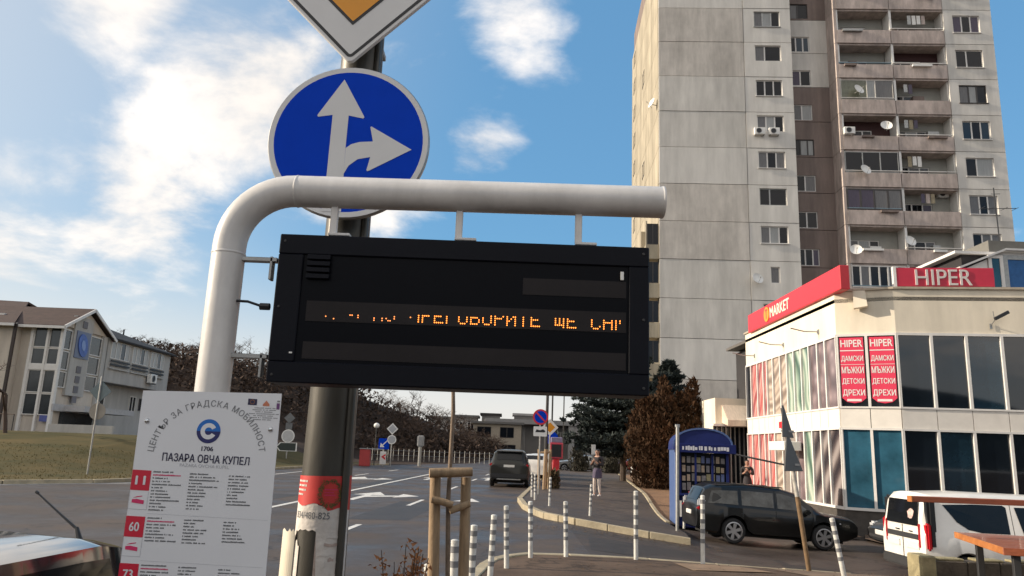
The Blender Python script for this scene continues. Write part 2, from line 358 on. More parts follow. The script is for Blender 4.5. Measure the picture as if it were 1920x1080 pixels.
sheet('yard', [(-62, 52.9), (-30.8, 52.9), (-30.8, 80), (-62, 80)], .05, asphalt2, 3)
kerb('kerb', [(2.3, 47), (1.36, 36), (.53, 26), (.63, 22.9), (.93, 20.8), (1.1, 20.05), (1.42, 19.4), (1.78, 18.97), (2.5, 18.57), (3.4, 18.17), (4.3, 17.95)], kerb_m, .17, .15)
kerb('kerb', [(4.74, 22.55), (6.54, 39.2), (8.76, 59.5)], kerb_m, .13, .17, .0, 1.5)
kerb('kerb', [(-.65, 7.6), (-.32, 10.3), (-.24, 11.0), (-.13, 11.48), (.12, 11.95), (.44, 12.28), (1.04, 12.33), (2.3, 12.43), (6.5, 12.38), (11, 12.33)], kerb_m, .16, .14)
kerb('kerb', kl[1:9], kerb_m, .18, .13, -.1, 2.0)
# a lower trodden strip in the near pavement and shop forecourt
sheet('forecourt', [(10.3, 22.3), (10.3, 21.4), (11.6, 20.6), (22, 19), (22, 26), (12, 26)], .08, pave_m, 1.5)

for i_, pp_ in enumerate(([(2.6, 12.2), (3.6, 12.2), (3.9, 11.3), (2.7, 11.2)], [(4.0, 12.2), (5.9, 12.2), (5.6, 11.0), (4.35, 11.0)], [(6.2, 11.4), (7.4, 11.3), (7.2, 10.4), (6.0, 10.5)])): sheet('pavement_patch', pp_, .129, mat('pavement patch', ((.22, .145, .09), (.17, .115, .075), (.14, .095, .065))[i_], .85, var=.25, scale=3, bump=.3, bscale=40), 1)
dark_patch = mat('asphalt repair', (.034, .027, .023), .6, var=.3, scale=1.2, bump=.3, bscale=80)
for pp_ in ([(-3.6, 18), (-2.2, 18.2), (-1.9, 24), (-3.2, 24.2)], [(-9.5, 22), (-6.9, 22.4), (-6.6, 25.5), (-9.2, 25)], [(1.6, 14.2), (3.9, 14.0), (4.1, 16.2), (1.8, 16.6)], [(-6.2, 33), (-5.2, 33), (-4.6, 44), (-5.5, 44)], [(5.6, 15), (7.4, 15.2), (7.6, 17.4), (5.9, 17.2)]): sheet('road_patch', pp_, .002, dark_patch, 1.5)
litter = MB(); rl_ = random.Random(77)
for i in range(900):
    zone = rl_.random()
    if zone < .35: x, y, z = rl_.uniform(.5, 5), rl_.uniform(17.2, 18.1), .012
    elif zone < .7: y = rl_.uniform(23, 45); x = 4.9+(y-22.6)*.108+abs(rl_.gauss(0, .9)); z = .115
    else: x, y, z = rl_.uniform(.6, 9), rl_.uniform(9.5, 12.1), .14
    s = rl_.uniform(.012, .04); a = rl_.uniform(0, 6.28); z += gz(x, y)
    litter.poly([(x+s*math.cos(a+b)*q, y+s*math.sin(a+b)*q, z+rl_.uniform(0, .012)) for b, q in ((0, 1), (1.4, .5), (3.1, .9), (4.6, .5))])
tag(litter.build('leaf_litter', mat('dead leaves', (.10, .06, .03), .9, var=.5, scale=3)), 'scattered dead leaves along the kerbs', None, None, 'stuff')
# painted markings, 4 mm above the asphalt
def mark(name, poly, step=3): return sheet(name, poly, .004, white_paint, step)
def dash(name, x0, s, ya, yb, w_=.13): return mark(name, [(x0+s*ya-w_/2, ya), (x0+s*ya+w_/2, ya), (x0+s*yb+w_/2, yb), (x0+s*yb-w_/2, yb)])
dash('lane_line', -7.05, .0495, 17, 62, .17)
for a in (5.2, 14.3, 22.6, 31.8, 41, 50): dash('lane_dash', -4.04, .0565, a, a+2.6, .13)
for a in (24, 33, 42, 51): dash('lane_dash', -10.3, .052, a, a+3.2, .13)
dash('edge_line', -12.6, .02, 30, 58, .14)
mark('edge_line', [(-16.6, 24.2), (-16.5, 23.98), (-13.3, 28.2), (-13.42, 28.35)])
mark('edge_line', [(-30, 15.4), (-30, 15.2), (-15.3, 20.4), (-15.4, 20.6)])
def arrow(x, y, s=1, turn=0):
    pts = [(-.09, 0), (.09, 0), (.09, 2.6), (.42, 2.6), (0, 4.6), (-.42, 2.6), (-.09, 2.6)]
    if turn: pts = [(-.09, 0), (.09, 0), (.09, 1.5), (.75, 2.2), (.75, 1.7), (1.3, 2.75), (.75, 3.7), (.75, 2.75), (.09, 2.25), (.09, 2.6), (.42, 2.6), (0, 4.4), (-.42, 2.6), (-.09, 2.6)]
    mark('lane_arrow', [(x+px*s*1.3+.055*py, y+py*s) for px, py in pts], 5)
arrow(-4.75, 24.0, 1, 1); arrow(-1.35, 23.0, .8); arrow(-4.1, 40, 1); arrow(-7.6, 36, 1.1, 1); arrow(-1.0, 42, 1)
def box_mat_thing(name, label, cat, x0, x1, y0, y1, z0, z1, m, group=None, bevel=.005):
    return tag(MB().bx(x0, x1, y0, y1, z0, z1).build(name, m, bevel=bevel), label, cat, group)

# ================================================================ apartment tower
T = thing('apartment_tower', 'tall pale concrete panel apartment block with stacked loggias behind the shops', 'apartment block', (11.45, 57, 0), -R(3))
SEAM = [35.45-3.12*k for k in range(-4, 12)]
PM = {}
def panel(name, x0, x1, z0, z1, y0, th, m, hole=None, key=None, parent=None):
    """a facade panel with recessed joints; hole = (x0,x1,z0,z1) of its window"""
    g = .022
    k = key or (round(x1-x0, 3), round(z1-z0, 3), th, hole and tuple(round(a, 3) for a in (hole[0]-x0, hole[1]-x0, hole[2]-z0, hole[3]-z0)), m.name)
    if k not in PM:
        mb = MB(); W_, H_ = x1-x0, z1-z0
        if hole:
            a, b, c, d = hole[0]-x0, hole[1]-x0, hole[2]-z0, hole[3]-z0
            mb.bx(g, a, 0, th, g, H_-g); mb.bx(b, W_-g, 0, th, g, H_-g); mb.bx(a, b, 0, th, g, c); mb.bx(a, b, 0, th, d, H_-g)
        else: mb.bx(g, W_-g, 0, th, g, H_-g)
        me = mb.mesh(name); me.materials.append(m); PM[k] = me
    return link(name, PM[k], None, parent or T, (x0, y0, z0))
WM = {}
def window(parent, x0, x1, z0, z1, y, splits, fm, pms, fw=.07, sill=None, depth=.07, rot=0, name='window', at_y=None):
    """frame of bars with one pane per opening; origin at the lower corner, facing -y"""
    W_, H_ = x1-x0, z1-z0; k = (round(W_, 3), round(H_, 3), tuple(splits), fm.name, fw, depth, sill and sill.name)
    xs_ = [0]+[s*W_ for s in splits]+[W_]
    if k not in WM:
        mb = MB(); mb.bx(0, W_, 0, depth, 0, fw); mb.bx(0, W_, 0, depth, H_-fw, H_); mb.bx(0, fw, 0, depth, fw, H_-fw); mb.bx(W_-fw, W_, 0, depth, fw, H_-fw)
        for s in xs_[1:-1]: mb.bx(s-fw*.75, s+fw*.75, 0, depth, fw, H_-fw)
        if sill: mb.bx(-.06, W_+.06, -.19, -.004, -.06, -.01)
        me = mb.mesh(name); me.materials.append(fm); WM[k] = me
    f_ = link(name, WM[k], None, parent, (x0, y if at_y is None else at_y, z0), rot)
    for i in range(len(xs_)-1):
        a = xs_[i]+(fw if i == 0 else fw*.75); b = xs_[i+1]-(fw if i == len(xs_)-2 else fw*.75); m = pms[i % len(pms)]
        kk = ('p', round(b-a, 3), round(H_, 3), m.name)
        if kk not in WM:
            mb = MB().bx(0, b-a, 0, .015, fw, H_-fw); me = mb.mesh('pane'); me.materials.append(m); WM[kk] = me
        link('pane', WM[kk], None, f_, (a, depth*.5, 0))
    return f_
# body behind the panels
mb = MB(); mb.bx(.22, 10.9, .3, 20, -3, 48); mb.bx(10.9, 14.6, 2.0, 20, -3, 48); mb.bx(14.6, 23.3, 1.55, 20, -3, 48); mb.bx(23.3, 27.2, .3, 20, -3, 48)
mb.build('core', shaded_brown, T)
rnd = random.Random(5)
pal = [[glass_c, glass_l, glass_d], [glass_d, glass_c, glass_c], [glass_d, glass_d, glass_v], [glass_c, glass_d, glass_c], [glass_v, glass_d], [glass_d, glass_l, glass_l], [glass_d, glass_d, glass_d], [glass_b, glass_d, glass_b], [glass_d, glass_b, glass_b]]
for k in range(len(SEAM)-1):
    zt, zb = SEAM[k], SEAM[k+1]; f = k-4       # f: storey number counted as in the survey of the facade
    wallA = concrete if k % 3 else concrete2
    if zb > 44: continue
    panel('wall_panel', 0.0, 7.0, zb, zt, (0, -.015, .01, -.006)[k % 4], .22, (concrete, concrete2, concrete3, concrete, concrete3)[(k*3) % 5])
    wx0, wx1, wz0, wz1 = 7.9, 10.02, zt-1.68, zt-.28
    if f == 6: wx0, wx1, wz0, wz1 = 8.55, 9.25, zt-1.75, zt-.45
    panel('wall_panel', 7.0, 10.9, zb, zt, 0 if k % 2 else -.012, .22, concrete2, (wx0, wx1, wz0, wz1))
    p = pal[(k*3) % len(pal)]
    window(T, wx0, wx1, wz0, wz1, .1, [] if f == 6 else ([.34, .67] if k % 4 else [.38]), whiteframe if k % 5 != 3 else metal_g, p, sill=metal_g if k % 2 else None)
    # recess with stair windows
    panel('wall_panel', 10.9, 14.6, zb, zt, 1.7, .22, shaded_brown if f not in (0, -1) else concrete, (11.25, 12.95, zb+.15, zb+1.55))
    window(T, 11.25, 12.95, zb+.15, zb+1.55, 1.78, [.5] if k % 3 else [.35, .7], whiteframe if k % 4 != 2 else darkframe, pal[(k*5+2) % len(pal)])
    # right wing
    rz0, rz1 = zt-2.05, zt-.5
    panel('wall_panel', 23.3, 27.2, zb, zt, 0, .22, concrete2 if k % 2 else concrete, (24.05, 26.2, rz0, rz1))
    window(T, 24.05, 26.2, rz0, rz1, .1, [[.34, .67], [.4], [.36, .66]][k % 3], whiteframe if f != 1 else darkframe, pal[(k*7+1) % len(pal)], sill=metal_g)
    # side wall of the block
    for j in range(5): 
        side = MB().bx(0, .22, .02, 3.88, .02, zt-zb-.02) if ('side') not in PM else None
        if side: PM['side'] = side.mesh('wall_panel'); PM['side'].materials.append(sidewall)
        link('wall_panel', PM['side'], None, T, (0, .24+j*3.95, zb))
    for y in ((16.8,) if k % 3 else (9.3, 16.8)):
        window(T, 0, 1.5, zb+1.1, zb+2.5, 0, [.5], darkframe, [glass_d], depth=.1, at_y=y+1.5).rotation_euler = (0, 0, -math.pi/2)
sidew = [o for o in T.children if o.name.startswith('window') and abs(o.rotation_euler.z+math.pi/2) < .01]
for o in sidew: o.location.x = -.03
# loggias: two bays per storey
openm = {}
GL = {(-1, 0): 0, (1, 0): 'glaze_pale', (3, 0): 'glaze_dark', (4, 0): 'glaze_frame', (6, 0): 'glaze_white'}
for k in range(len(SEAM)-1):
    zt, zb = SEAM[k], SEAM[k+1]; f = k-4
    if zb > 44: continue
    for b in range(2):
        x0 = 14.6+4.35*b; x1 = x0+4.35
        panel('balcony_parapet', x0+.02, x1-.02, zb, zb+1.22, -.06+.02*b, .12, pinkwall)
        cap = bool((k+b) % 3); key = 'rail'+('w' if (k*2+b) % 4 else 'b')
        if key not in openm:
            me = MB().bx(.03, 4.28, -.05, .09, 0, .06).mesh('balcony_rail'); me.materials.append(whiteframe if key[-1] == 'w' else mat('blue rail', (.18, .27, .33), .5)); openm[key] = me
        if cap: link('balcony_rail', openm[key], None, T, (x0, 0, zb+1.34))
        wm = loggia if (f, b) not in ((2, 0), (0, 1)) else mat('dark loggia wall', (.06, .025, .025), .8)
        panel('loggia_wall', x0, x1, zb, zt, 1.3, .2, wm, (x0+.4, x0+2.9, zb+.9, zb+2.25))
        window(T, x0+.4, x0+2.9, zb+.9, zb+2.25, 1.36, [.36, .7], whiteframe, pal[(k+b*3) % len(pal)])
        g = GL.get((f, b))
        if g:
            if g == 'glaze_white': window(T, x0+.1, x1-.1, zb+1.24, zt-.16, -.02, [.16, .33, .5, .66, .83], whiteframe, [glass_d, glass_c, glass_d], fw=.08)
            elif g == 'glaze_frame': window(T, x0+.06, x1-.06, zb+1.24, zt-.16, -.05, [.25, .5, .75], darkframe, [glass_v, glass_v, glass_c, glass_c], fw=.1)
            elif g == 'glaze_pale': window(T, x0+.1, x1-.1, zb+1.24, zt-.16, .0, [.5, .66], concrete, [mat('olive glass', (.14, .15, .11), .2, var=.3, scale=3), glass_l, glass_c], fw=.04)
            else: window(T, x0+.1, x1-.1, zb+1.24, zt-.16, .0, [.33, .66], metal_g, [glass_d, glass_d], fw=.05)
    for x in (14.6, 18.95, 23.3):
        if 'div' not in openm:
            me = MB().bx(-.09, .09, .07, 1.3, 0, 3.12).mesh('loggia_divider'); me.materials.append(white); openm['div'] = me
        if x < 23: link('loggia_divider', openm['div'], None, T, (x+.1, 0, zb))
    if 'slab' not in openm:
        me = MB().bx(14.65, 23.28, .07, 1.5, -.13, .03).mesh('floor_slab'); me.materials.append(pinkwall); openm['slab'] = me
    link('floor_slab', openm['slab'], None, T, (0, 0, zb))
    if 'bs' not in openm:
        me = MB().bx(14.42, 14.62, -.04, 1.72, .02, 3.10).mesh('wall_panel'); me.materials.append(pinkwall); openm['bs'] = me
        me = MB().bx(23.25, 23.45, .22, 1.55, .02, 3.10).mesh('wall_panel'); me.materials.append(white); openm['bs2'] = me
    rc = random.Random(k*7+1)
    for b in range(2):
        if rc.random() < .75:
            x = 14.9+4.35*b+rc.uniform(0, 2.6); hh = rc.uniform(1.3, 2.1)
            MB().bx(x, x+rc.uniform(.5, .9), .75, 1.25, zb+.03, zb+hh).build('cupboard', (white, darkframe, shaded_brown, metal_g)[rc.randrange(4)], T)
        if rc.random() < .5:
            x = 15.0+4.35*b+rc.uniform(0, 2.2); L_ = rc.uniform(.9, 1.6)
            MB().bx(x, x+L_, -.28, -.08, zb+1.0, zb+1.17).build('flower_box', (metal_g, shaded_brown, white)[rc.randrange(3)], T)
        if rc.random() < .4:
            x = 15.0+4.35*b+rc.uniform(0, 2.0)
            for q in range(rc.randint(2, 4)): MB().bx(x+q*.38, x+q*.38+.3, .3, .32, zt-1.0-rc.uniform(0, .25), zt-.35).build('laundry', (white, glass_v, pinkwall, metal_g, kerb_m)[rc.randrange(5)], T)
    link('wall_panel', openm['bs'], None, T, (0, 0, zb)); link('wall_panel', openm['bs2'], None, T, (0, 0, zb))
# corner loggias seen past the display board
for k in (9, 10, 11, 12, 13):
    zb = SEAM[k+1] if k+1 < len(SEAM) else SEAM[-1]
    mb = MB(); mb.bx(-1.05, -.02, .1, 3.2, zb, zb+1.15); mb.bx(-1.05, -.95, .1, .3, zb+1.15, zb+3.08); mb.bx(-1.05, -.02, 3.1, 3.2, zb+1.15, zb+3.08)
    mb.build('balcony', sidewall, T)
    window(T, -.93, -.04, zb+1.2, zb+2.9, .22, [.5], darkframe, [glass_d], fw=.05)
M_T = Matrix.Translation((11.45, 57, 0)) @ Matrix.Rotation(-R(3), 4, 'Z')
def tpos(x, y, z): return M_T @ Vector((x, y, z))

# dishes and air conditioners fixed to the tower: things of their own
def dish_proto():
    t = thing('satellite_dish', '', 'satellite dish')
    prof = [(.02, 0), (.2, .02), (.36, .075), (.45, .13)]; Tm = Matrix.Translation((0, -.35, .1)) @ Matrix.Rotation(R(65), 4, 'X') @ Matrix.Scale(-1, 4, (0, 0, 1))
    mb = MB(); mb.lathe([(0, 0)]+prof, 20, Matrix.Translation((0, -.35, .1)) @ Matrix.Rotation(R(70), 4, 'X'))
    mb.lathe([(0, -.012)]+[(r_, z-.012) for r_, z in prof], 20, Matrix.Translation((0, -.35, .1)) @ Matrix.Rotation(R(70), 4, 'X'))
    mb.build('reflector', white, t, smooth=50)
    MB().tube([(0, 0, 0), (0, -.3, 0), (0, -.33, .05)], .03, 8).build('bracket', metal_g, t)
    MB().tube([(0, -.42, -.33), (0, -.85, .12)], .016, 6).tube([(0, -.83, .1), (0, -.9, .16)], .035, 8).build('feed_arm', metal_g, t)
    return t
dp = dish_proto()
DL = [((15.75, -.12, 30.95), R(20), 'white satellite dish in front of pale glazed loggia, highest of the loggia dishes'),
      ((17.9, -.12, 27.85), R(-8), 'white satellite dish at dark red loggia, beside boxed air conditioner'),
      ((15.9, -.12, 24.1), R(15), 'white satellite dish on parapet under the dark glazed loggia'),
      ((15.0, -.12, 17.55), R(-15), 'white satellite dish at outer corner of loggia, lowest on the loggia stack'),
      ((18.95, -.12, 18.35), R(10), 'white satellite dish on divider between two loggias with parapet dishes'),
      ((7.3, -.05, 15.1), R(12), 'white satellite dish on blank wall beside the small bricked-up window')]
for i, (p, rz, lab) in enumerate(DL):
    o = dp if i == 0 else copy_tree(dp)
    o.location = tpos(*p); o.rotation_euler = (0, 0, rz); o['label'] = lab; o['group'] = 'satellite dishes on the tower'
o = copy_tree(dp); o.location = tpos(-.05, 1.2, 30.25); o.rotation_euler = (0, 0, R(-70)); o['label'] = 'satellite dish sticking out from the sunlit side wall corner'; o['group'] = 'satellite dishes on the tower'
def ac_proto():
    t = thing('air_conditioner', '', 'air conditioner')
    MB().bx(-.42, .42, -.36, -.04, 0, .58).build('casing', white, t, bevel=.02)
    MB().lathe([(.23, -.01), (.23, .02), (.2, .02), (.2, -.01)], 20, Matrix.Translation((-.08, -.37, .29)) @ Matrix.Rotation(R(90), 4, 'X')).build('fan_ring', metal_g, t)
    mb = MB(); mb.lathe([(0, 0), (.2, 0)], 20, Matrix.Translation((-.08, -.366, .29)) @ Matrix.Rotation(R(90), 4, 'X')); mb.build('fan_opening', black, t)
    mb = MB(); mb.bx(-.35, -.3, -.36, .0, -.05, -.004); mb.bx(.3, .35, -.36, .0, -.05, -.004); mb.build('bracket', metal_g, t)
    return t
ap = ac_proto()
AL = [((8.0, 0, SEAM[6]-2.05), 'air conditioner under window on blank facade, farther from the recess'),
      ((9.15, 0, SEAM[6]-2.05), 'air conditioner under the same window, nearer the dark recess'),
      ((15.05, -.08, 27.3), 'air conditioner boxed on parapet of the dark red loggia'),
      ((22.6, 1.28, 22.6), 'air conditioner hung high inside an open loggia')]
for i, (p, lab) in enumerate(AL):
    o = ap if i == 0 else copy_tree(ap)
    o.location = tpos(*p); o.rotation_euler = (0, 0, -R(3)); o['label'] = lab; o['group'] = 'air conditioners on the tower'

# ================================================================ clothes shop
HB = thing('shop_building', 'two storey cream corner shop with glass fronts and a red roof sign', 'shop', (11.95, 23, 0))
O_ = Vector((11.95, 23, 0))
C0 = Vector((11.95, 23)); C1 = Vector((10.43, 23.78)); fd = Vector((1, -.148)).normalized(); C2 = C0+fd*10; C3 = Vector((10.43, 33.0))
def wall_run(P, Q, z0, z1, th, name, m, gap=0):
    """a wall slab from P to Q, its outer face on the line, thickness behind it"""
    P = Vector(P); Q = Vector(Q); d = (Q-P).normalized(); n = Vector((-d.y, d.x)); L = (Q-P).length
    mb = MB(); T4 = Matrix.Translation((P.x-O_.x, P.y-O_.y, 0)) @ Matrix.Rotation(math.atan2(d.y, d.x), 4, 'Z')
    mb.bx(gap, L-gap, 0, th, z0, z1, T4)
    return mb.build(name, m, HB)
spandrel = mat('white spandrel panel', (.74, .70, .64), .5, var=.08, scale=2)
plinth_m = mat('dark plinth', (.07, .062, .055), .8, var=.25)
runs = [(C1, C0), (C0, C2), (C3, C1)]
for P, Q in runs:
    wall_run(P, Q, 5.68, 7.06, .3, 'parapet', creamwall)
    wall_run(P, Q, -1.2, .28, .3, 'plinth', plinth_m)
    d = (Q-P).normalized(); n = Vector((-d.y, d.x))
    mb = MB(); L = (Q-P).length; T4 = Matrix.Translation((P.x-O_.x, P.y-O_.y, 0)) @ Matrix.Rotation(math.atan2(d.y, d.x), 4, 'Z')
    mb.bx(-.02, L+.02, -.07, .36, 7.06, 7.13, T4); mb.build('coping', mat('coping', (.42, .36, .28), .7, var=.2), HB)
    MB().bx(0, L, -.03, .1, 5.6, 5.68, T4).build('frame_rail', whiteframe, HB); MB().bx(0, L, -.05, .1, .28, .36, T4).build('frame_rail', whiteframe, HB)
mb = MB(); k_ = [C3, C1, C0, C2, Vector((22, 36)), Vector((10.43, 36))]
mb.prism([(p.x-O_.x, p.y-O_.y) for p in k_], (0, 0, 6.7), (1, 0, 0), (0, 1, 0), .12); mb.build('roof', mat('roof felt', (.12, .11, .10), .9), HB)
inner = mat('shop interior', (.03, .028, .03), .9)
mb = MB(); kk = [Vector((10.9, 33)), Vector((10.9, 24.2)), Vector((12.1, 23.5)), Vector((21.8, 22.2)), Vector((22, 36)), Vector((10.9, 36))]
mb.prism([(p.x-O_.x, p.y-O_.y) for p in kk], (0, 0, -1.1), (1, 0, 0), (0, 1, 0), 7.7); mb.build('interior_core', inner, HB)
def film(name, cols, scale, dist, typ='wave', seed=0, rot=0):
    m = bpy.data.materials.new(name); m.use_nodes = True; t = m.node_tree; b = t.nodes['Principled BSDF']; b.inputs['Roughness'].default_value = .25
    b.inputs['Specular IOR Level'].default_value = .4
    tc_ = t.nodes.new('ShaderNodeTexCoord'); mp = t.nodes.new('ShaderNodeMapping'); mp.inputs['Location'].default_value = (seed, seed*.7, seed*.3); mp.inputs['Rotation'].default_value = (R(rot), 0, 0)
    geo = t.nodes.new('ShaderNodeNewGeometry'); t.links.new(geo.outputs['Position'], mp.inputs[0])
    if typ == 'wave':
        x = t.nodes.new('ShaderNodeTexWave'); x.inputs['Scale'].default_value = scale; x.inputs['Distortion'].default_value = dist; x.inputs['Detail'].default_value = 2; x.bands_direction = 'DIAGONAL'; x.inputs['Detail Scale'].default_value = .7
        o_ = x.outputs['Fac']
    else:
        x = t.nodes.new('ShaderNodeTexVoronoi'); x.inputs['Scale'].default_value = scale; x.feature = 'SMOOTH_F1'; o_ = x.outputs['Distance']
    t.links.new(mp.outputs[0], x.inputs['Vector'])
    rp = t.nodes.new('ShaderNodeValToRGB'); e = rp.color_ramp.elements
    for i, c in enumerate(cols):
        pos = i/(len(cols)-1)
        el = e[i] if i < 2 else e.new(pos)
        el.position = pos; el.color = (*c, 1)
    if len(cols) > 2: e[1].position = 1/(len(cols)-1)
    t.links.new(o_, rp.inputs[0]); t.links.new(rp.outputs[0], b.inputs['Base Color'])
    return m
f_red = film('red fabric print', [(.42, .10, .10), (.60, .28, .25), (.45, .13, .13), (.62, .36, .32), (.30, .06, .07)], .42, 5, seed=2, rot=20)
f_beige = film('beige fabric print', [(.52, .42, .34), (.30, .24, .20), (.60, .50, .42), (.22, .17, .14)], .42, 6, seed=5, rot=-30)
f_green = film('green rose print', [(.07, .13, .10), (.36, .46, .38), (.50, .55, .47), (.18, .26, .21)], .38, 9, seed=1, rot=60)
f_flow = film('violet flower print', [(.36, .28, .29), (.16, .12, .13), (.06, .045, .05)], 2.6, 0, 'vor', seed=8)
f_dark = film('dark figure print', [(.03, .025, .03), (.10, .08, .08), (.30, .26, .25)], .5, 3, seed=4)
def glazing(P, Q, z0, z1, n, mats, ext=.06, bounds=None):
    P = Vector(P); Q = Vector(Q); d = (Q-P).normalized(); L = (Q-P).length; T4 = Matrix.Translation((P.x-O_.x, P.y-O_.y, 0)) @ Matrix.Rotation(math.atan2(d.y, d.x), 4, 'Z')
    bs = bounds or [L*i/n for i in range(n+1)]
    for i, s in enumerate(bs):
        mb = MB(); a = max(0, s-.04); b = min(L, s+.04); mb.bx(a, b, -.045, .12, z0, z1, T4); mb.build('mullion', whiteframe, HB)
    for i in range(len(bs)-1):
        mb = MB(); mb.bx(bs[i]+.042, bs[i+1]-.042, .03, .05, z0, z1, T4)
        m = mats[i % len(mats)]
        mb.build('pane', m, HB)
def spans(P, Q, z0, z1, bounds, m):
    P = Vector(P); Q = Vector(Q); d = (Q-P).normalized(); T4 = Matrix.Translation((P.x-O_.x, P.y-O_.y, 0)) @ Matrix.Rotation(math.atan2(d.y, d.x), 4, 'Z')
    for a, b in zip(bounds, bounds[1:]):
        mb = MB(); mb.bx(a+.01, b-.01, -.02, .06, z0+.03, z1-.03, T4); mb.build('spandrel_panel', m, HB)
    MB().bx(0, bounds[-1], -.05, .07, z0-.03, z0+.025, T4).build('frame_rail', whiteframe, HB); MB().bx(0, bounds[-1], -.05, .07, z1-.025, z1+.03, T4).build('frame_rail', whiteframe, HB)
Lf = 10.0; bf = [i*1.0 for i in range(11)]; Lc = (C0-C1).length; bc = [0, Lc/2, Lc]
yb = [33.0, 32.31, 31.48, 30.75, 30.3, 29.63, 28.81, 28.1, 27.41, 26.71, 26.0, 25.28, 24.65, 23.78]; bl = [33-y for y in yb]
shop_g = mat('shop glass', (.006, .009, .014), .03, var=.3, scale=.6, spec=.95, bump=.012, bscale=1.3); shop_b = mat('bluish shop glass', (.010, .028, .045), .03, var=.4, scale=.7, spec=.95, bump=.012, bscale=1.1)
fr = [shop_g, shop_g, shop_b, shop_g, shop_g]
glazing(C0, C2, 3.4, 5.6, 10, fr, bounds=bf); glazing(C0, C2, .36, 2.69, 10, [shop_g, shop_b, shop_g, shop_g], bounds=bf); spans(C0, C2, 2.72, 3.37, bf, spandrel)
glass_blue = mat('reflective blue glass', (.030, .105, .16), .06, var=.45, scale=.8, spec=.4)
glazing(C1, C0, 3.4, 5.6, 2, [glass_d], bounds=bc); glazing(C1, C0, .36, 2.69, 2, [glass_blue], bounds=bc); spans(C1, C0, 2.72, 3.37, bc, spandrel)
top_f = [glass_d] + [f_red]*3 + [f_beige]*3 + [f_green]*3 + [f_flow]*3
top_f[1] = f_red
glazing(C3, C1, 3.4, 5.6, 13, top_f, bounds=bl); spans(C3, C1, 2.72, 3.37, bl, spandrel)
bot_f = [f_red]*5 + [f_beige, mat('grey door leaf', (.23, .20, .18), .6), mat('grey door leaf', (.23, .20, .18), .6), f_flow, f_green, f_dark, f_dark, f_dark]
glazing(C3, C1, .36, 2.69, 13, bot_f, bounds=bl)
mb = MB().bx(9.75-O_.x, 10.37-O_.x, 26.9-O_.y, 28.5-O_.y, 2.02, 2.34); mb.build('door_canopy', white, HB, bevel=.02)
MB().bx(10.33-O_.x, 10.37-O_.x, 28.6-O_.y, 28.95-O_.y, 2.86, 3.1).build('alarm_box', red_m, HB)
# two posters inside the chamfer windows
poster_red = mat('poster red', (.70, .045, .10), .4, var=.04); poster_white = mat('poster lettering', (.80, .72, .70), .5, var=0)
cd = (C0-C1).normalized(); cn = Vector((cd.y, -cd.x))
for i, (p, q) in enumerate(((bc[0], bc[1]), (bc[1], bc[2]))):
    wd = q-p-.17; P = C1+cd*(p+.085)+cn*.035
    e = plane_fn((P.x-O_.x, P.y-O_.y, 3.5), (cd.x, cd.y, 0), ZF)
    pts = [(0, .16), (.2*wd, .04), (.5*wd, 0), (.8*wd, .04), (wd, .16), (wd, 2.06), (0, 2.06)]
    mb = MB(); mb.prism(pts, e(0, 0, -.012), (cd.x, cd.y, 0), ZF, .008)
    po = mb.build('poster', poster_red, HB)
    mb = MB()
    for s, y, h in (('HIPER', 1.76, .22), ('ДАМСКИ', 1.28, .2), ('МЪЖКИ', .93, .2), ('ДЕТСКИ', .57, .2), ('ДРЕХИ', .20, .22)):
        text(s, lambda x, yy, z=0, y=y: e(.03+x, y+yy, .002+z), wd-.06, h, .022, mb=mb)
    for y, h in ((1.63, .03), (1.2, .012), (.06, .07)):
        x0 = .0 if y > .1 else .2*wd; mb.poly([e(x0, y, .002), e(wd-x0, y, .002), e(wd-x0, y+h, .002), e(x0, y+h, .002)])
    mb.build('lettering', poster_white, po)
# signs on the roof
S1 = thing('roof_sign', 'long red roof sign with yellow disc and white market lettering above the sunlit side', 'sign', (10.43, 27.6, 7.0))
MB().bx(-.12, .18, -4.6, 4.6, 0, .78).build('board', red_m, S1, bevel=.015)
e = plane_fn((-.126, 2.15, .0), (0, -1, 0), ZF)
mb = text('MARKET', lambda x, y, z=0: e(x+.32, y+.2, z), 2.05, .4, .03)
mb.build('lettering', mat('sign lettering', (.8, .74, .60), .5, var=0), S1)
mb = MB(); mb.prism(circle(.3, 24), e(-.05, .4, 0), (0, -1, 0), ZF, .02); dd = mb.build('disc', amber_m, S1)
mb = text('T', lambda x, y, z=0: e(x-.16, y+.22, .024+z), .22, .36, .04); mb.build('lettering', red_m, dd)
S2 = thing('roof_sign', 'red roof sign with large white capital letters over the shaded front', 'sign', (12.18, 22.98, 7.13), math.atan2(fd.y, fd.x))
MB().bx(-.1, 2.75, -.02, .12, .02, .62).build('board', mat('crimson sign', (.52, .02, .055), .45, var=.06), S2, bevel=.01)
MB().bx(-.19, -.1, -.03, .13, 0, .66).build('end_post', whiteframe, S2)
e = plane_fn((0, -.03, 0), XF, ZF)
text('HIPER', lambda x, y, z=0: e(.45+x, .06+y, z), 1.65, .5, .004, extrude=.02).build('lettering', mat('relief lettering', (.62, .58, .56), .45, var=0), S2)
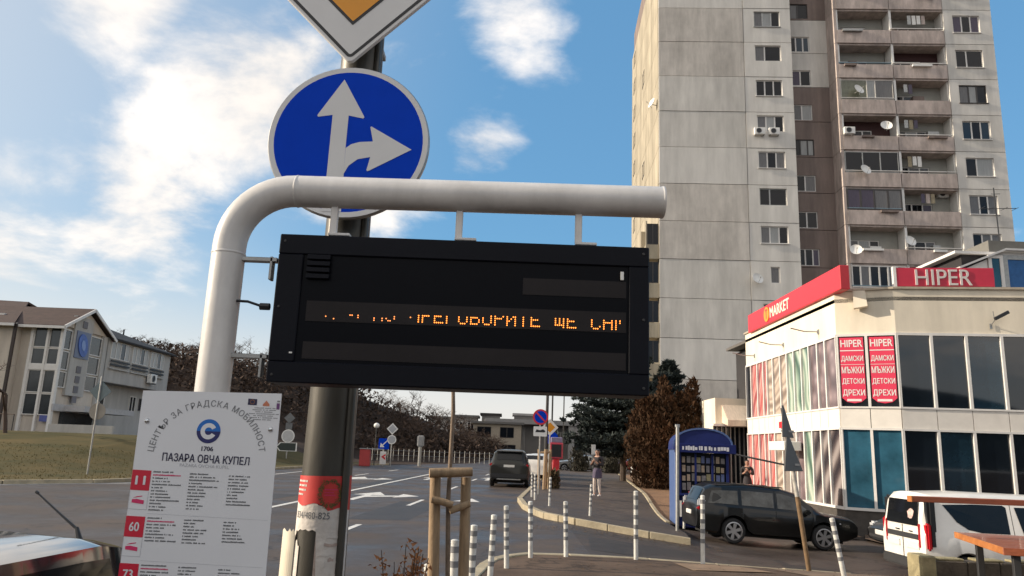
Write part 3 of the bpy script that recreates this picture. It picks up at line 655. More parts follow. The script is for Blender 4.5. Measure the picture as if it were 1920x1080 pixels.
# lamp arms on the sunny side, floodlight on the front
fp = None
for y, lab in ((25.12, 'thin wall lamp arm nearest the poster windows'), (28.4, 'thin wall lamp arm between its two neighbours on the sunlit side'), (31.8, 'thin wall lamp arm at far end of the sunlit side')):
    t = thing('wall_lamp', lab, 'lamp', (10.43, y, 5.97), 0, 'lamp arms on the shop side')
    MB().tube([(0, 0, 0), (-.5, 0, .0), (-.95, 0, .09)], .022, 6).build('arm', metal_g, t)
    MB().bx(-.03, 0, -.06, .06, -.08, .08).build('wall_plate', metal_g, t)
t = thing('floodlight', 'small floodlight on a bent arm on the shaded shop front', 'floodlight', (14.65, 22.58, 6.05))
MB().tube([(0, 0, -.12), (0, -.2, 0), (-.05, -.25, .28)], .016, 6).build('arm', metal_g, t)
MB().bx(0, .5, -.3, -.22, .0, .1, Matrix.Rotation(R(-28), 4, 'Y')).build('lamp_housing', dark_metal, t, bevel=.01)
MB().bx(-.04, .04, -.02, .0, -.22, -.06).build('wall_plate', metal_g, t)
# small triangular vent box on the parapet
t = MB(); t.prism([(0, 0), (.4, .05), (.35, .55), (0, .55)], (10.9, 23.45, 6.45), (cd.x, cd.y, 0), ZF, .25)
tag(t.build('downpipe_head', creamwall), 'small cream box on parapet casting a pointed shadow', 'pipe box')

# glazed penthouse and grey lift housing on the roof
PH = thing('roof_pavilion', 'white framed glazed pavilion with sloping roof on the shop roof', 'pavilion', (16.0, 26, 7.0))
mb = MB(); mb.bar((-.1, 0, 1.62), (1.62, 0, 2.36), .25, .07); mb.bar((1.62, 0, 2.36), (6, 0, 2.36), .25, .07); mb.bx(-.1, 6, .1, 4, 2.2, 2.3); mb.build('roof', whiteframe, PH)
window(PH, 1.02, 1.55, .0, 2.16, 0, [], whiteframe, [glass_blue], fw=.12)
mb = MB(); mb.prism([(.1, 0), (1.0, 0), (1.0, 2.0), (.1, 1.58)], (0, .05, 0), XF, ZF, -.05); mb.build('gable_panel', whiteframe, PH)
window(PH, 1.62, 6, .0, 2.2, .1, [.45], metal_g, [mat('sky blue glass', (.03, .10, .28), .08, var=.2), glass_b], fw=.16)
MB().bx(.2, 6, .25, 4, 0, 2.2).build('body', inner, PH)
box_mat_thing('lift_housing', 'flat grey lift housing box beyond the roof pavilion', 'roof box', 17.4, 24, 26.5, 30, 7, 9.85, mat('grey cladding', (.15, .145, .13), .8)).parent = None
AN = thing('tv_antenna', 'tall thin aerial with cross arms on the grey roof box', 'aerial', (18.1, 26.9, 9.85))
mb = MB(); mb.tube([(0, 0, -.1), (-.03, 0, 2.2)], .022, 6); mb.build('mast', dark_metal, AN)
mb = MB(); mb.tube([(-.55, 0, 1.35), (.75, 0, 1.42)], .014, 5)
mb.tube([(-.15, 0, 1.95), (.2, 0, 1.97)], .012, 5); mb.build('boom', dark_metal, AN)
for xx in (-.55, -.2, .3, .7): MB().tube([(xx, -.2, 1.38), (xx, .2, 1.38)], .01, 4).build('element', dark_metal, AN)

# annex beside the shop
AX = thing('shop_annex', 'low cream annex with awning and dark barred front beside the shop', 'annex', (9.3, 34, 0))
mb = MB(); mb.bx(0, 8, 0, 9, 3.15, 4.3); mb.bx(0, 8, .4, 9, -.4, 3.15); mb.build('wall', creamwall, AX)
mb = MB(); mb.prism([(0, 3.2), (-.9, 3.05), (-.9, 3.3), (0, 4.0)], (.3, .0, 0), (0, 1, 0), ZF, 1.5); mb.build('awning', mat('awning', (.62, .52, .42), .8, var=.15, scale=3, stretch=(6, 1, 1)), AX)
mb = MB(); mb.bx(-.15, 3, -.25, .3, 3.05, 3.15); mb.build('fascia', whiteframe, AX)
MB().bx(.02, 3, .3, .38, 0, 3.05).build('glass_front', glass_d, AX)
for i in range(7): MB().bx(.1+i*.2, .15+i*.2, .2, .28, 0, 3.04).build('bar', metal_g, AX)
# mountain and dark tree belt behind the viewer: they show only as reflections in the shop glass
mb = MB(); N = 90
for i in range(N+1):
    a = R(95+170*i/N); d = 900
    h = 60+70*math.sin(i*.09+.5)**2+18*noise.noise(Vector((i*.35, 0, 0)))+10*noise.noise(Vector((i*1.3, 3, 0)))
    for dd, z in ((0, -2), (60, h*.5), (160, h), (400, h*.8)): mb.v.append((math.sin(a)*(d+dd), math.cos(a)*(d+dd), z))
for i in range(N):
    for j in range(3): q = i*4+j; mb.face([q, q+4, q+5, q+1])
tag(mb.build('mountain', mat('mountain forest', (.035, .045, .05), 1, var=.3, scale=.01, spec=0), smooth=60), kind='structure')
# ================================================================ office building across the road
OB = thing('office_building', 'cream office building with brown gabled roof and tall glazed strips across the road', 'office', (-32.8, 55, 1.5))
ow = mat('office render', (.60, .535, .46), .9, streak=.2, var=.07, scale=.6, bump=.1, bscale=20); og = mat('office grey render', (.47, .455, .43), .9, streak=.2, var=.06, scale=.8)
tile_m = mat('roof tiles', (.062, .036, .028), .8, var=.25, scale=2, bump=.3, bscale=12, stretch=(1, 1, 3)); tile_d = mat('dark roof tiles', (.03, .027, .026), .8, var=.25, scale=2)
# front block: x -14..0, y 0..6.6 ; eaves at 8.0, gable towards +x
mb = MB(); mb.bx(-9, -.25, .25, 6.2, -.5, 7.9); mb.bx(-26, -3.2, -.6, 9, -.5, 7.9)
mb.prism([(.25, 7.9), (6.2, 7.9), (3.3, 9.3)], (-.3, 0, 0), (0, 1, 0), ZF, .2)
mb.build('wall', ow, OB)
MB().bx(-3.25, -3.05, -.75, -.6, -.5, 7.8).build('downpipe', mat('brown pipe', (.045, .033, .03), .5), OB)
# main roofs
mb = MB(); ex = .45
r0 = [(-30, -1.0, 7.85), (.2, -.45, 7.85), (.3, 3.2, 9.75), (-6.0, 3.4, 9.75), (-9.0, 6.0, 11.0), (-30, 6.0, 11.0)]
def slab(mb, pts, t=.16):
    n = len(mb.v); k = len(pts); mb.v += [tuple(p) for p in pts]+[(p[0], p[1], p[2]-t) for p in pts]
    mb.face(list(range(n, n+k))); mb.face([n+k+i for i in reversed(range(k))])
    for i in range(k): j = (i+1) % k; mb.face([n+j, n+i, n+k+i, n+k+j])
slab(mb, [(-7.5, -.45, 7.85), (.3, -.45, 7.85), (.3, 3.2, 9.72), (-7.5, 3.2, 9.72)])
slab(mb, [(.3, 3.21, 9.72), (.3, 6.95, 7.8), (-7.5, 6.95, 7.8), (-7.5, 3.21, 9.72)])
slab(mb, [(-30, -1.1, 7.8), (-3.0, -1.1, 7.8), (-6.2, 5, 10.4), (-30, 5, 10.9)]); slab(mb, [(-6.2, 5.01, 10.4), (-3.0, 11, 7.8), (-30, 11, 7.8), (-30, 5.01, 10.9)])
mb.build('roof', tile_m, OB)
mb = MB(); mb.bar((.32, -.5, 7.74), (.32, 3.2, 9.6), .08, .22); mb.bar((.32, 3.2, 9.6), (.32, 7.0, 7.68), .08, .22); mb.bx(-7.5, .3, -.55, -.43, 7.6, 7.8); mb.bx(-30, -3, -1.2, -1.1, 7.58, 7.78)
mb.build('bargeboard', whiteframe, OB)
MB().bx(-6.2, -5.2, .9, 1.5, 8.62, 8.78).build('skylight', whiteframe, OB)
# glazed strip on the -Y wall and round the corner
og_g = mat('office glass', (.035, .04, .045), .12, var=.4, scale=.6, spec=.7)
for (x0, x1) in ((-2.2, -1.22), (-1.05, -.2)):
    for z0, z1 in ((1.35, 2.9), (2.95, 4.6), (5.0, 6.2), (6.25, 7.75)):
        window(OB, x0, x1, z0, z1, .12, [], whiteframe, [og_g], fw=.06, depth=.14)
mb = MB(); mb.bx(-2.4, -2.2, .02, .28, -.5, 7.9); mb.bx(-1.21, -1.06, .0, .28, -.5, 7.9); mb.bx(-.2, .0, .0, .3, -.5, 7.9); mb.bx(-2.2, -.2, .05, .2, 4.6, 5.0); mb.build('pier', whiteframe, OB)
def wy(y0, y1, z0, z1, x, splits, fm, pms, parent=OB, **k):
    o = window(parent, 0, y1-y0, z0, z1, 0, splits, fm, pms, **k); o.rotation_euler = (0, 0, math.pi/2); o.location = (x, y0, z0); return o
for y0, y1 in ((.25, 1.35), (3.9, 5.6)):
    for z0, z1 in ((3.4, 4.6), (4.7, 6.1), (6.2, 7.7)):
        wy(y0, y1, z0, z1, -.1, [], whiteframe, [og_g], fw=.07, depth=.12)
mb = MB(); mb.bx(-.25, -.02, 1.4, 3.85, 2.9, 8.9); mb.bx(-.25, .0, 5.65, 6.2, -.5, 7.9); mb.build('pier', og, OB)
em = MB(); em.prism([(math.cos(a)*.62, math.sin(a)*.9) for a in [2*math.pi*i/24 for i in range(24)]], (.06, 2.62, 6.75), (0, .93, .36), (0, -.36, .93), .05)
MB().bx(-.02, .05, 1.7, 3.6, 5.75, 7.8).build('emblem_board', mat('emblem board', (.14, .17, .26), .4, var=.05), OB)
eo = em.build('emblem', mat('emblem blue', (.05, .12, .42), .4, var=.25, scale=2), OB)
em = MB(); em.prism([(math.cos(a)*.26, math.sin(a)*.42) for a in [2*math.pi*i/20 for i in range(20)]], (.115, 2.62, 6.75), (0, .93, .36), (0, -.36, .93), .02); em.build('emblem_centre', mat('emblem pale', (.20, .30, .58), .4, var=.1), eo)
for z in (4.9, 4.15, 3.4, 2.65, 8.35):
    f2 = MB().bx(-.02, .03, 2.35, 2.95, z-.26, z+.26).build('square_symbol', mat('symbol', (.16, .15, .16), .6), OB)
MB().bx(-.02, .08, -.0, 6, 1.7, 2.2).build('canopy', mat('entrance canopy', (.46, .45, .45), .6), OB)
MB().bx(.0, 1.6, 1.4, 9, 1.72, 2.15).build('canopy', mat('entrance canopy', (.46, .45, .45), .6), OB)
MB().bx(-.24, .02, 1.5, 5.6, -.4, 1.65).build('entrance_glass', og_g, OB)
MB().bx(-.75, -.2, -.02, .05, .9, 1.35).build('blue_plate', mat('plate blue', (.08, .10, .30), .5), OB)
# wing behind, receding along the road
mb = MB(); mb.bx(-9, -.02, 6.4, 18.0, 4.35, 8.0); mb.bx(-9, -1.2, 6.4, 17.0, -.5, 4.34); mb.build('wing_wall', og, OB)
mb = MB(); slab(mb, [(.35, 6.3, 7.95), (.35, 18.4, 7.95), (-5.5, 14, 10.1), (-5.5, 6.3, 10.1)]); slab(mb, [(.35, 18.4, 7.95), (-9, 18.4, 7.95), (-5.5, 14.01, 10.1)]); mb.build('wing_roof', tile_d, OB)
for y0, y1 in ((6.9, 10.0), (10.5, 13.4), (13.9, 16.6)):
    wy(y0, y1, 6.3, 7.75, .035, [.25, .5, .75], whiteframe, [glass_l, glass_l, glass_b, glass_l], fw=.06)
    for z in (5.75, 6.05): MB().bx(.1, .16, y0, y1, z, z+.14).build('rail', dark_metal, OB)
    MB().bx(-.0, .14, y0-.1, y1+.1, 5.45, 5.55).build('balcony_edge', og, OB)
wy(7.2, 9.2, 1.9, 4.0, -1.14, [.6], whiteframe, [glass_l, og_g], fw=.1); wy(13.5, 14.6, 2.2, 3.6, -1.14, [.5], whiteframe, [og_g]); wy(15.3, 16.6, 2.4, 3.5, -1.14, [], darkframe, [og_g])
for y in (9.6, 12): MB().bx(-.2, .05, y, y+.12, 6, 10.3).v
MB().bx(-3.0, -2.9, 9.7, 9.8, 9.3, 9.9).bx(-2.2, -2.1, 12.6, 12.7, 9, 9.5).build('vent_pipe', dark_metal, OB)
# steps, low wall and railing before it
box_mat_thing('low_wall', 'low pale wall below the office entrance along the grass', 'wall', -32, -27.5, 53.6, 53.9, 1.3, 2.25, og)
rl = thing('railing', 'thin brown metal railing by the office steps', 'railing', (-36.8, 53.4, 1.55))
mb = MB(); mb.tube([(0, 0, 1.25), (2.5, 0, 1.25)], .03, 6); mb.build('handrail', mat('brown railing', (.09, .06, .045), .6), rl)
for x in (0, 1.25, 2.45): MB().tube([(x, 0, -.2), (x, 0, 1.25)], .03, 6).build('post', dark_metal, rl)
o = copy_tree(ap); o.location = (-32.75, 69.1, 6.35); o.rotation_euler = (0, 0, R(90)); o.scale = (1.4, 1.2, 1.4); o['label'] = 'air conditioner on the wing of the office building across the road'
if 'group' in o: del o['group']

# ================================================================ far building at the end of the street
FB = thing('station_building', 'long low grey building with pale portal at the end of the street', 'building', (-3, 118, 0))
fg = mat('far grey wall', (.17, .165, .16), .9, var=.15, scale=.4); fl = mat('far pale wall', (.34, .33, .32), .9, var=.1, scale=.5)
mb = MB(); mb.bx(0, 24, 2, 12, 0, 5.6); mb.build('wall', fg, FB)
mb = MB(); mb.bx(-.4, 24.5, .2, 12, 5.6, 6.3); mb.build('roof', fl, FB)
mb = MB(); mb.bx(12.6, 13.5, .4, 1.9, 0, 5.6); mb.bx(15.4, 16.4, .4, 1.9, 0, 5.6); mb.bx(13.5, 15.4, .5, 1.9, 4.0, 5.6); mb.build('portal', fl, FB)
MB().bx(13.5, 15.4, 1.9, 2.0, 0, 4).build('door', mat('far dark', (.03, .03, .033), .5), FB)
for i, x in enumerate((9.4, 10.9, 17.6, 19.2, 20.8)):
    window(FB, x, x+1.1, 1.2, 4.6, 1.93, [.5], metal_g, [glass_c if i % 2 else glass_d], fw=.1)
for i in range(7): MB().bx(4.6+i*.2, 4.7+i*.2, 1.8, 1.99, 1, 5.2).build('pilaster', fl, FB)
B2 = thing('corner_house', 'pale two storey house with dark windows behind the brown hedge', 'house', (-4.5, 104, 0))
mb = MB(); mb.bx(0, 6.5, 0, 7, 0, 5.0); mb.build('wall', mat('house render', (.42, .37, .30), .9, var=.12), B2)
mb = MB(); mb.bx(-.4, 6.9, -.4, 7.4, 5.0, 5.3); mb.build('roof', fg, B2)
for x in (.5, 3.6): window(B2, x, x+1.9, 3.2, 4.6, -.04, [.5], darkframe, [glass_d]); window(B2, x, x+2.2, .3, 2.3, -.04, [.5], darkframe, [glass_d])
for i, (x, y, w_, h, z) in enumerate(((-9, 128, 4, 2.2, 5.6), (-4.2, 127, 3, 1.8, 6.2), (1.2, 128, 3.2, 2.4, 6.1), (-13.5, 131, 5, 2.5, 5.2))):
    labs = ('pale flat roofed house far along the skyline', 'dark roofed small house far along the skyline', 'grey house with stepped roof behind the station building', 'long cream house rising beyond the brown scrub')
    t = thing('distant_house', labs[i], 'house', (x, y, 0), 0, 'distant houses')
    MB().bx(0, w_, 0, 5, 0, z+h*.5).build('wall', (fl, fg, fg, fl)[i], t); MB().bx(-.3, w_+.3, -.3, 5.3, z+h*.5, z+h*.5+.35).build('roof', (fg, tile_d, fl, fg)[i], t)
    window(t, .5, 1.6, z-1.1, z+.3, -.05, [.5], whiteframe, [glass_d])
    window(t, w_-1.6, w_-.5, z-1.1, z+.3, -.05, [.5], whiteframe, [glass_d])

# ================================================================ vegetation
def bare_tree(rng, h, r0, spread=.55, depth=5, lean=0, nb=(2, 3), droop=0):
    segs = []
    def grow(p, d, L, r, k):
        n = 2 if k < depth else 3; q = p
        for i in range(n):
            d = (d+Vector((rng.uniform(-.14, .14), rng.uniform(-.14, .14), rng.uniform(-.06, .12)-droop*(k > 1)))).normalized(); q2 = q+d*L/n; segs.append((q, q2, r*(1-.25*i/n), r*(1-.25*(i+1)/n))); q = q2
        if k == 0: return
        for i in range(rng.randint(*nb)):
            a = rng.uniform(0, 6.28); s = Vector((math.cos(a), math.sin(a), rng.uniform(-.1, .5)))
            grow(q if rng.random() < .7 else p+(q-p)*rng.uniform(.4, .9), (d*(1-spread)+s*spread).normalized(), L*rng.uniform(.6, .82), r*.62, k-1)
    grow(Vector((0, 0, 0)), Vector((lean, 0, 1)).normalized(), h*.3, r0, depth)
    return segs
def segs_mesh(name, segs, n=3):
    mb = MB()
    for a, b, ra, rb in segs:
        d = (b-a).normalized(); x = d.orthogonal().normalized(); y = d.cross(x); base = len(mb.v)
        for p, r_ in ((a, ra), (b, rb)):
            for j in range(n): t_ = 6.283*j/n; mb.v.append(tuple(p+(x*math.cos(t_)+y*math.sin(t_))*r_))
        for j in range(n): k = (j+1) % n; mb.face([base+j, base+k, base+n+k, base+n+j])
    return mb
def leafcard(mb, c, s, rng, up=None):
    d = Vector((rng.uniform(-1, 1), rng.uniform(-1, 1), rng.uniform(-.6, 1))).normalized()
    if up: d = (d+up).normalized()
    x = d.orthogonal().normalized(); a = rng.uniform(0, 6.28); x = (Matrix.Rotation(a, 3, d) @ x)
    n = len(mb.v); mb.v += [tuple(c-x*s*.3), tuple(c+x*s*.3), tuple(c+d*s)]; mb.face([n, n+1, n+2])
twig_m = mat('scrub twigs', (.14, .108, .09), 1, var=.3, scale=.4, spec=.1); twig2 = mat('dark twigs', (.095, .070, .058), 1, var=.3, scale=.4, spec=.1)
rng = random.Random(3)
protos = [segs_mesh('p', bare_tree(rng, 5.0, .11, .62, 5, nb=(2, 3))) for _ in range(5)]
def scatter_scrub(name, n, xr, yr, sc, m, seed, dens=lambda x, y: True, label='bare brown scrub wood covering the far hillside'):
    rg = random.Random(seed); out = MB()
    for i in range(n):
        x = rg.uniform(*xr); y = rg.uniform(*yr)
        if not dens(x, y): continue
        p = rg.choice(protos); s = rg.uniform(*sc); a = rg.uniform(0, 6.28); ca, sa = math.cos(a)*s, math.sin(a)*s; z0 = gz(x, y)-.2; b = len(out.v); k = rg.uniform(.7, 1.15)*s
        out.v += [(x+vx*ca-vy*sa, y+vx*sa+vy*ca, z0+vz*k) for vx, vy, vz in p.v]
        out.f += [[b+q for q in f_] for f_ in p.f]
    out.mi = [0]*len(out.f)
    return tag(out.build(name, m), label, None, None, 'stuff')
def hill_zone(x, y): return hillz(x, y) > .6
scatter_scrub('scrub_wood', 250, (-62, -1), (84, 106), (.55, 1.0), twig2, 1, hill_zone, 'dense bare brown scrub covering the hillside across the road')
scatter_scrub('scrub_crest', 70, (-62, -3), (100, 112), (.6, 1.1), twig_m, 2, hill_zone, 'bare twiggy scrub along the crest of the hillside')
scatter_scrub('scrub_hedge', 90, (-14, 0), (93, 101), (.4, .75), twig2, 4, lambda x, y: hillz(x, y) > .3, 'low brown hedge at the foot of the hillside')
# leafy ground cover on the slope, so the scrub reads as a mass
lb = MB(); rg = random.Random(9)
for i in range(15000):
    x = rg.uniform(-64, -.5); y = rg.uniform(84, 104)
    if hillz(x, y) < .4: continue
    leafcard(lb, Vector((x, y, gz(x, y)+rg.uniform(-.1, 1)**2*2.0)), rg.uniform(.25, .7), rg)
tag(lb.build('undergrowth', mat('scrub leaves', (.085, .061, .049), 1, var=.45, scale=.25, spec=.1)), 'brown dead undergrowth on the hillside', None, None, 'stuff')
# grass tufts on the bank
lb = MB(); rg = random.Random(10)
for i in range(16000):
    x = rg.uniform(-44, -13.9); y = rg.uniform(19, 40)
    yk = 21+(x+22)*.68 if x < -16 else 25+(x+16.1)*2.0
    if y < yk+.5 or (x > -31 and y > 62): continue
    leafcard(lb, Vector((x, y, gz(x, y)+.08)), rg.uniform(.03, .08), rg, Vector((0, 0, 2.5)))
tag(lb.build('grass', mat('grass blades', (.15, .13, .045), .9, var=.35, scale=.35, col2=(.125, .09, .03), spec=.2)), 'short yellowing winter grass on the bank across the road', None, None, 'stuff')
def tree_thing(name, label, cat, loc, segs, m, group=None, split=True):
    t = thing(name, label, cat, loc, 0, group)
    rmax = max(s[2] for s in segs); 
    segs_mesh('t', [s for s in segs if s[2] > rmax*.45], 7).build('trunk', m, t); segs_mesh('c', [s for s in segs if s[2] <= rmax*.45], 3).build('crown', m, t)
    return t
rg = random.Random(21)
tree_thing('bare_tree', 'bare dark tree with fine twigs at the picture edge before the office wall', 'tree', (-29.6, 45.5, 1.4), bare_tree(rg, 8.0, .12, .6, 6, lean=-.1), twig2)
for i, (x, y, h, lab) in enumerate(((-42.5, 101, 5.6, 'bare tree on the hill crest just past the dark office roof'), (-39.5, 103, 4.8, 'small bare tree on the hill crest beside the white tube'), (-34, 102, 5.2, 'bare tree on the crest seen between tube and display board'), (-13.5, 99, 4.6, 'bare tree on the falling crest right of the lamp post'))):
    tree_thing('bare_tree', lab, 'tree', (x, y, gz(x, y)-.2), bare_tree(rg, h*1.25, .09, .6, 6), twig_m, 'bare trees on the hill crest')
# blue spruce
def spruce(label, loc, h, rad, seed, low=.8):
    rg = random.Random(seed); t = thing('spruce_tree', label, 'tree', loc)
    MB().tube([(0, 0, 0), (.05, 0, h*.5), (0, .04, h)], [.2, .12, .02], 8).build('trunk', bark, t)
    br = MB(); cr = MB(); z = low
    while z < h-.1:
        k = (z-low)/(h-low); L0 = rad*(1-k)**.8*(1.0 if k > .08 else .85)+.18
        for i in range(rg.randint(7, 9)):
            a = rg.uniform(0, 6.283); L = L0*rg.uniform(.6, 1.15); d = Vector((math.cos(a), math.sin(a), 0)); p0 = Vector((0, 0, z)); n = 6; pts = []
            for j in range(n+1): s = j/n; pts.append(p0+d*L*s+Vector((0, 0, -.16*L*s+.24*L*s*s+rg.uniform(-.03, .03))))
            br.tube([tuple(p) for p in pts[::2]], [.03, .02, .014, .006], 4, cap=False)
            for j in range(1, n+1):
                for c_ in range(int(26+24*(1-k))):
                    side = d.cross(Vector((0, 0, 1)))*rg.uniform(-1, 1)*(.14+.30*L*(1-abs(j/n-.45)))*.8
                    c = pts[j]+side+Vector((rg.uniform(-.12, .12), rg.uniform(-.12, .12), rg.uniform(-.12, .05)))
                    leafcard(cr, c, rg.uniform(.12, .32), rg, d*.5+Vector((0, 0, .35)))
        z += rg.uniform(.24, .36)
    br.build('branches', bark, t); cr.build('crown', mat('spruce needles', (.020, .029, .027), .75, var=.4, scale=1.6, col2=(.055, .070, .066), spec=.25), t)
    return t
spruce('dark blue green spruce with drooping branches behind the pavement', (7.0, 46, 0), 9.4, 3.6, 5, 1.7)
spruce('dark spruce close to the tower, mostly hidden by brown thuja', (10.2, 48, 0), 7.6, 2.6, 6, 1.0)
def thuja(label, loc, h, rad, seed, n, m, cat='bush', name='thuja_bush'):
    rg = random.Random(seed); t = thing(name, label, cat, loc)
    mb = MB()
    for i in range(5): a = 6.28*i/5; mb.tube([(.1*math.cos(a), .1*math.sin(a), -.1), (.35*math.cos(a)*rad, .35*math.sin(a)*rad, h*.6)], [.06, .015], 5)
    mb.build('stem', bark, t); cr = MB()
    lobes = [(rg.uniform(0, 6.28), rg.uniform(.1, .72)*rad, rg.uniform(.55, 1.0)*h, rg.uniform(.26, .42)*rad) for _ in range(15)]
    for i in range(n):
        a, dr, top, rl_ = rg.choice(lobes); s = rg.random()**.8; z = s*top; rr = rl_*1.25*(math.sin(math.pi*min(1, .14+.80*s)))**.7*(1 if s < .55 else 1-(s-.55)*1.3)
        b = rg.uniform(0, 6.28); q = rg.uniform(.55, 1)**.5*rr; c = Vector((dr*math.cos(a)*(.8+.3*s)+q*math.cos(b), dr*math.sin(a)*(.8+.3*s)+q*math.sin(b), z))
        leafcard(cr, c, rg.uniform(.05, .16)+(.18 if rg.random() < .12 else 0), rg, Vector((math.cos(b)*.4, math.sin(b)*.4, 1.3)))
    cr.build('crown', m, t); return t
thuja('large browned thuja bush beside blue kiosk', (7.95, 38, 0), 5.6, 2.1, 3, 34000, mat('browned thuja', (.030, .021, .012), .9, var=.4, scale=.7, col2=(.082, .040, .020), spec=.15))
for i, (x, y, h, r_, lab) in enumerate(((8.6, 62, 1.7, 1.1, 'dark low bush under the spruce beside path'), (6.0, 64, 2.0, 1.0, 'dark round bush behind the walking person'), (11.6, 58, 2.0, 1.4, 'brown low bush behind the striped post'))):
    thuja(lab, (x, y, 0), h, r_, 30+i, 2600, mat('dark bush leaves', (.035, .032, .022), .9, var=.4, scale=2), 'bush', 'bush')
thuja('small brown grass clump at the foot of the wooden stakes', (2.05, 33.3, .1), .75, .32, 44, 1800, mat('dry grass clump', (.085, .06, .03), .9, var=.4, scale=5), 'plant', 'grass_clump')
# orange leaved shrub in front of the road
t = thing('orange_shrub', 'small shrub with few orange leaves near the tree stakes', 'shrub', (-.53, 4.3, .12))
rg = random.Random(8); st = MB(); lv = MB()
for i in range(20):
    a = rg.uniform(0, 6.28); L = rg.uniform(.85, 1.06); sp = rg.uniform(.01, .14); pts = [(0, 0, 0), (math.cos(a)*sp*.4, math.sin(a)*sp*.4, L*.5), (math.cos(a)*sp, math.sin(a)*sp, L)]
    st.tube(pts, [.006, .004, .002], 4, cap=False)
    for j in range(55):
        s = rg.uniform(.5, 1.0); q = Vector(pts[1]).lerp(Vector(pts[2]), (s-.5)*2) if s > .5 else Vector(pts[0]).lerp(Vector(pts[1]), s*2)
        q += Vector((rg.gauss(0, .018), rg.gauss(0, .018), rg.gauss(0, .02))); leafcard(lv, q, rg.uniform(.016, .04), rg)
st.build('stems', bark, t); lv.build('leaves', mat('orange leaves', (.30, .10, .03), .7, var=.4, scale=30, col2=(.42, .17, .05)), t)
# ================================================================ bus stop: bent tube, display, timetable
ST = thing('display_post', 'thick pale bent tube post carrying the dark display board', 'post', (-1.2, 3.12, 0))
pts = [(0.0, 0, 0), (0.0, 0, 2.50)]
for i in range(1, 13): a = math.pi/2*i/12; pts.append((.265*(1-math.cos(a)), 0, 2.50+.262*math.sin(a)))
pts.append((1.86, 0, 2.775))
pts = [(x-.065+.052*min(1, z/2.3)*0+.05, y, z) for x, y, z in pts]
MB().tube(pts, .069, 28).build('tube', tube_m, ST, smooth=40)
for px_, pz_, ax_ in ((-.015, 2.47, 'Z'), (.255, 2.762, 'X'), (1.84, 2.775, 'X')):
    MB().lathe([(.069, -.006), (.0705, -.003), (.0712, 0), (.0705, .003), (.069, .006)], 28, Matrix.Translation((px_, 0, pz_)) @ (Matrix.Rotation(R(90), 4, 'Y') if ax_ == 'X' else Matrix.Identity(4))).build('weld_ring', tube_m, ST, smooth=50)
MB().lathe([(.0, 0), (.16, 0), (.16, .015), (.08, .02), (.08, .05)], 20).build('base_flange', tube_m, ST, loc=(-.015, 0, .125), smooth=30)
for i, x in enumerate((.425, .965, 1.48)):
    MB().bx(x-.018, x+.012, -.012, .012, 2.575, 2.73).bx(x-.018, x+.075, -.03, .03, 2.562, 2.575).build('hanger', tube_m, ST, bevel=.003)
for z in (2.452, 2.04):
    MB().bx(.02, .2, -.02, .02, z-.012, z+.006).bx(.17, .182, -.02, .02, z-.09, z+.01).build('bracket', metal_g, ST, bevel=.002)
MB().tube([(.05, -.02, 2.265), (.10, -.03, 2.262), (.16, -.02, 2.245), (.19, -.01, 2.245)], .006, 6).tube([(.150, -.02, 2.245), (.19, -.02, 2.245)], .015, 8).build('cable', black, ST)

DB = thing('display_board', 'wide dark electronic display board showing orange dotted letters', 'display', (-.205, 3.05, 1.93))
case_m = mat('board casing', (.006, .0068, .011), .45, var=.15, scale=3, bump=.03, bscale=60, spec=.12)
W2, H2 = .775, .62
mb = MB(); mb.bx(-W2, W2, .02, .2, 0, H2); mb.build('casing', case_m, DB, bevel=.006)
mb = MB(); fr_ = .085
mb.bx(-W2, W2, -.0, .019, 0, fr_); mb.bx(-W2, W2, 0, .019, H2-fr_, H2); mb.bx(-W2, -W2+fr_+.02, 0, .019, fr_, H2-fr_); mb.bx(W2-fr_, W2, 0, .019, fr_, H2-fr_)
mb.build('front_frame', case_m, DB, bevel=.004)
scr = mat('screen glass', (.003, .0035, .006), .35, var=.1, scale=1, spec=.09)
MB().bx(-W2+fr_+.021, W2-fr_-.001, .010, .0195, fr_+.001, H2-fr_-.001).build('screen', scr, DB)
band = mat('matrix band', (.024, .021, .022), .4, var=.2, scale=2, spec=.12)
for z0, z1, x0 in ((.10, .17, -.64), (.255, .34, -.64), (.40, .47, .25)):
    MB().bx(x0, W2-.095, .0075, .0105, z0, z1).build('matrix_band', band, DB)
for i in range(4): MB().prism([(0, 0), (.012, .003), (.012, .02), (0, .024)], (-.65, -.0005, .43+i*.027), (0, -1, 0), ZF, -.095).build('louvre', case_m, DB)
for sx_ in (-1, 1):
    for sz_ in (.03, .31, .59): MB().lathe([(0, .003), (.005, .003), (.006, 0)], 8, Matrix.Translation((sx_*.752, -.0005, sz_)) @ Matrix.Rotation(R(90), 4, 'X')).build('screw', dark_metal, DB)
MB().bx(.655, .668, -.004, -.0005, .475, .51).build('sensor', white, DB)
MB().bx(-.69, -.678, -.004, -.0005, .118, .124).build('catch', white, DB)
FONT = {'П': '11111 10001 10001 10001 10001 10001 10001', 'Р': '11110 10001 10001 11110 10000 10000 10000', 'Е': '11111 10000 10000 11110 10000 10000 11111', 'Г': '11111 10000 10000 10000 10000 10000 10000',
        'О': '01110 10001 10001 10001 10001 10001 01110', 'В': '11110 10001 10001 11110 10001 10001 11110', 'И': '10001 10001 10011 10101 11001 10001 10001', 'Т': '11111 00100 00100 00100 00100 00100 00100',
        'Щ': '10101 10101 10101 10101 10101 11111 00001', 'С': '01110 10001 10000 10000 10000 10001 01110', 'А': '01110 10001 10001 11111 10001 10001 10001', 'М': '10001 11011 10101 10101 10001 10001 10001', ' ': '00000 '*7, 'Н': '10001 10001 10001 11111 10001 10001 10001'}
rgd = random.Random(4); dots = [MB(), MB()]
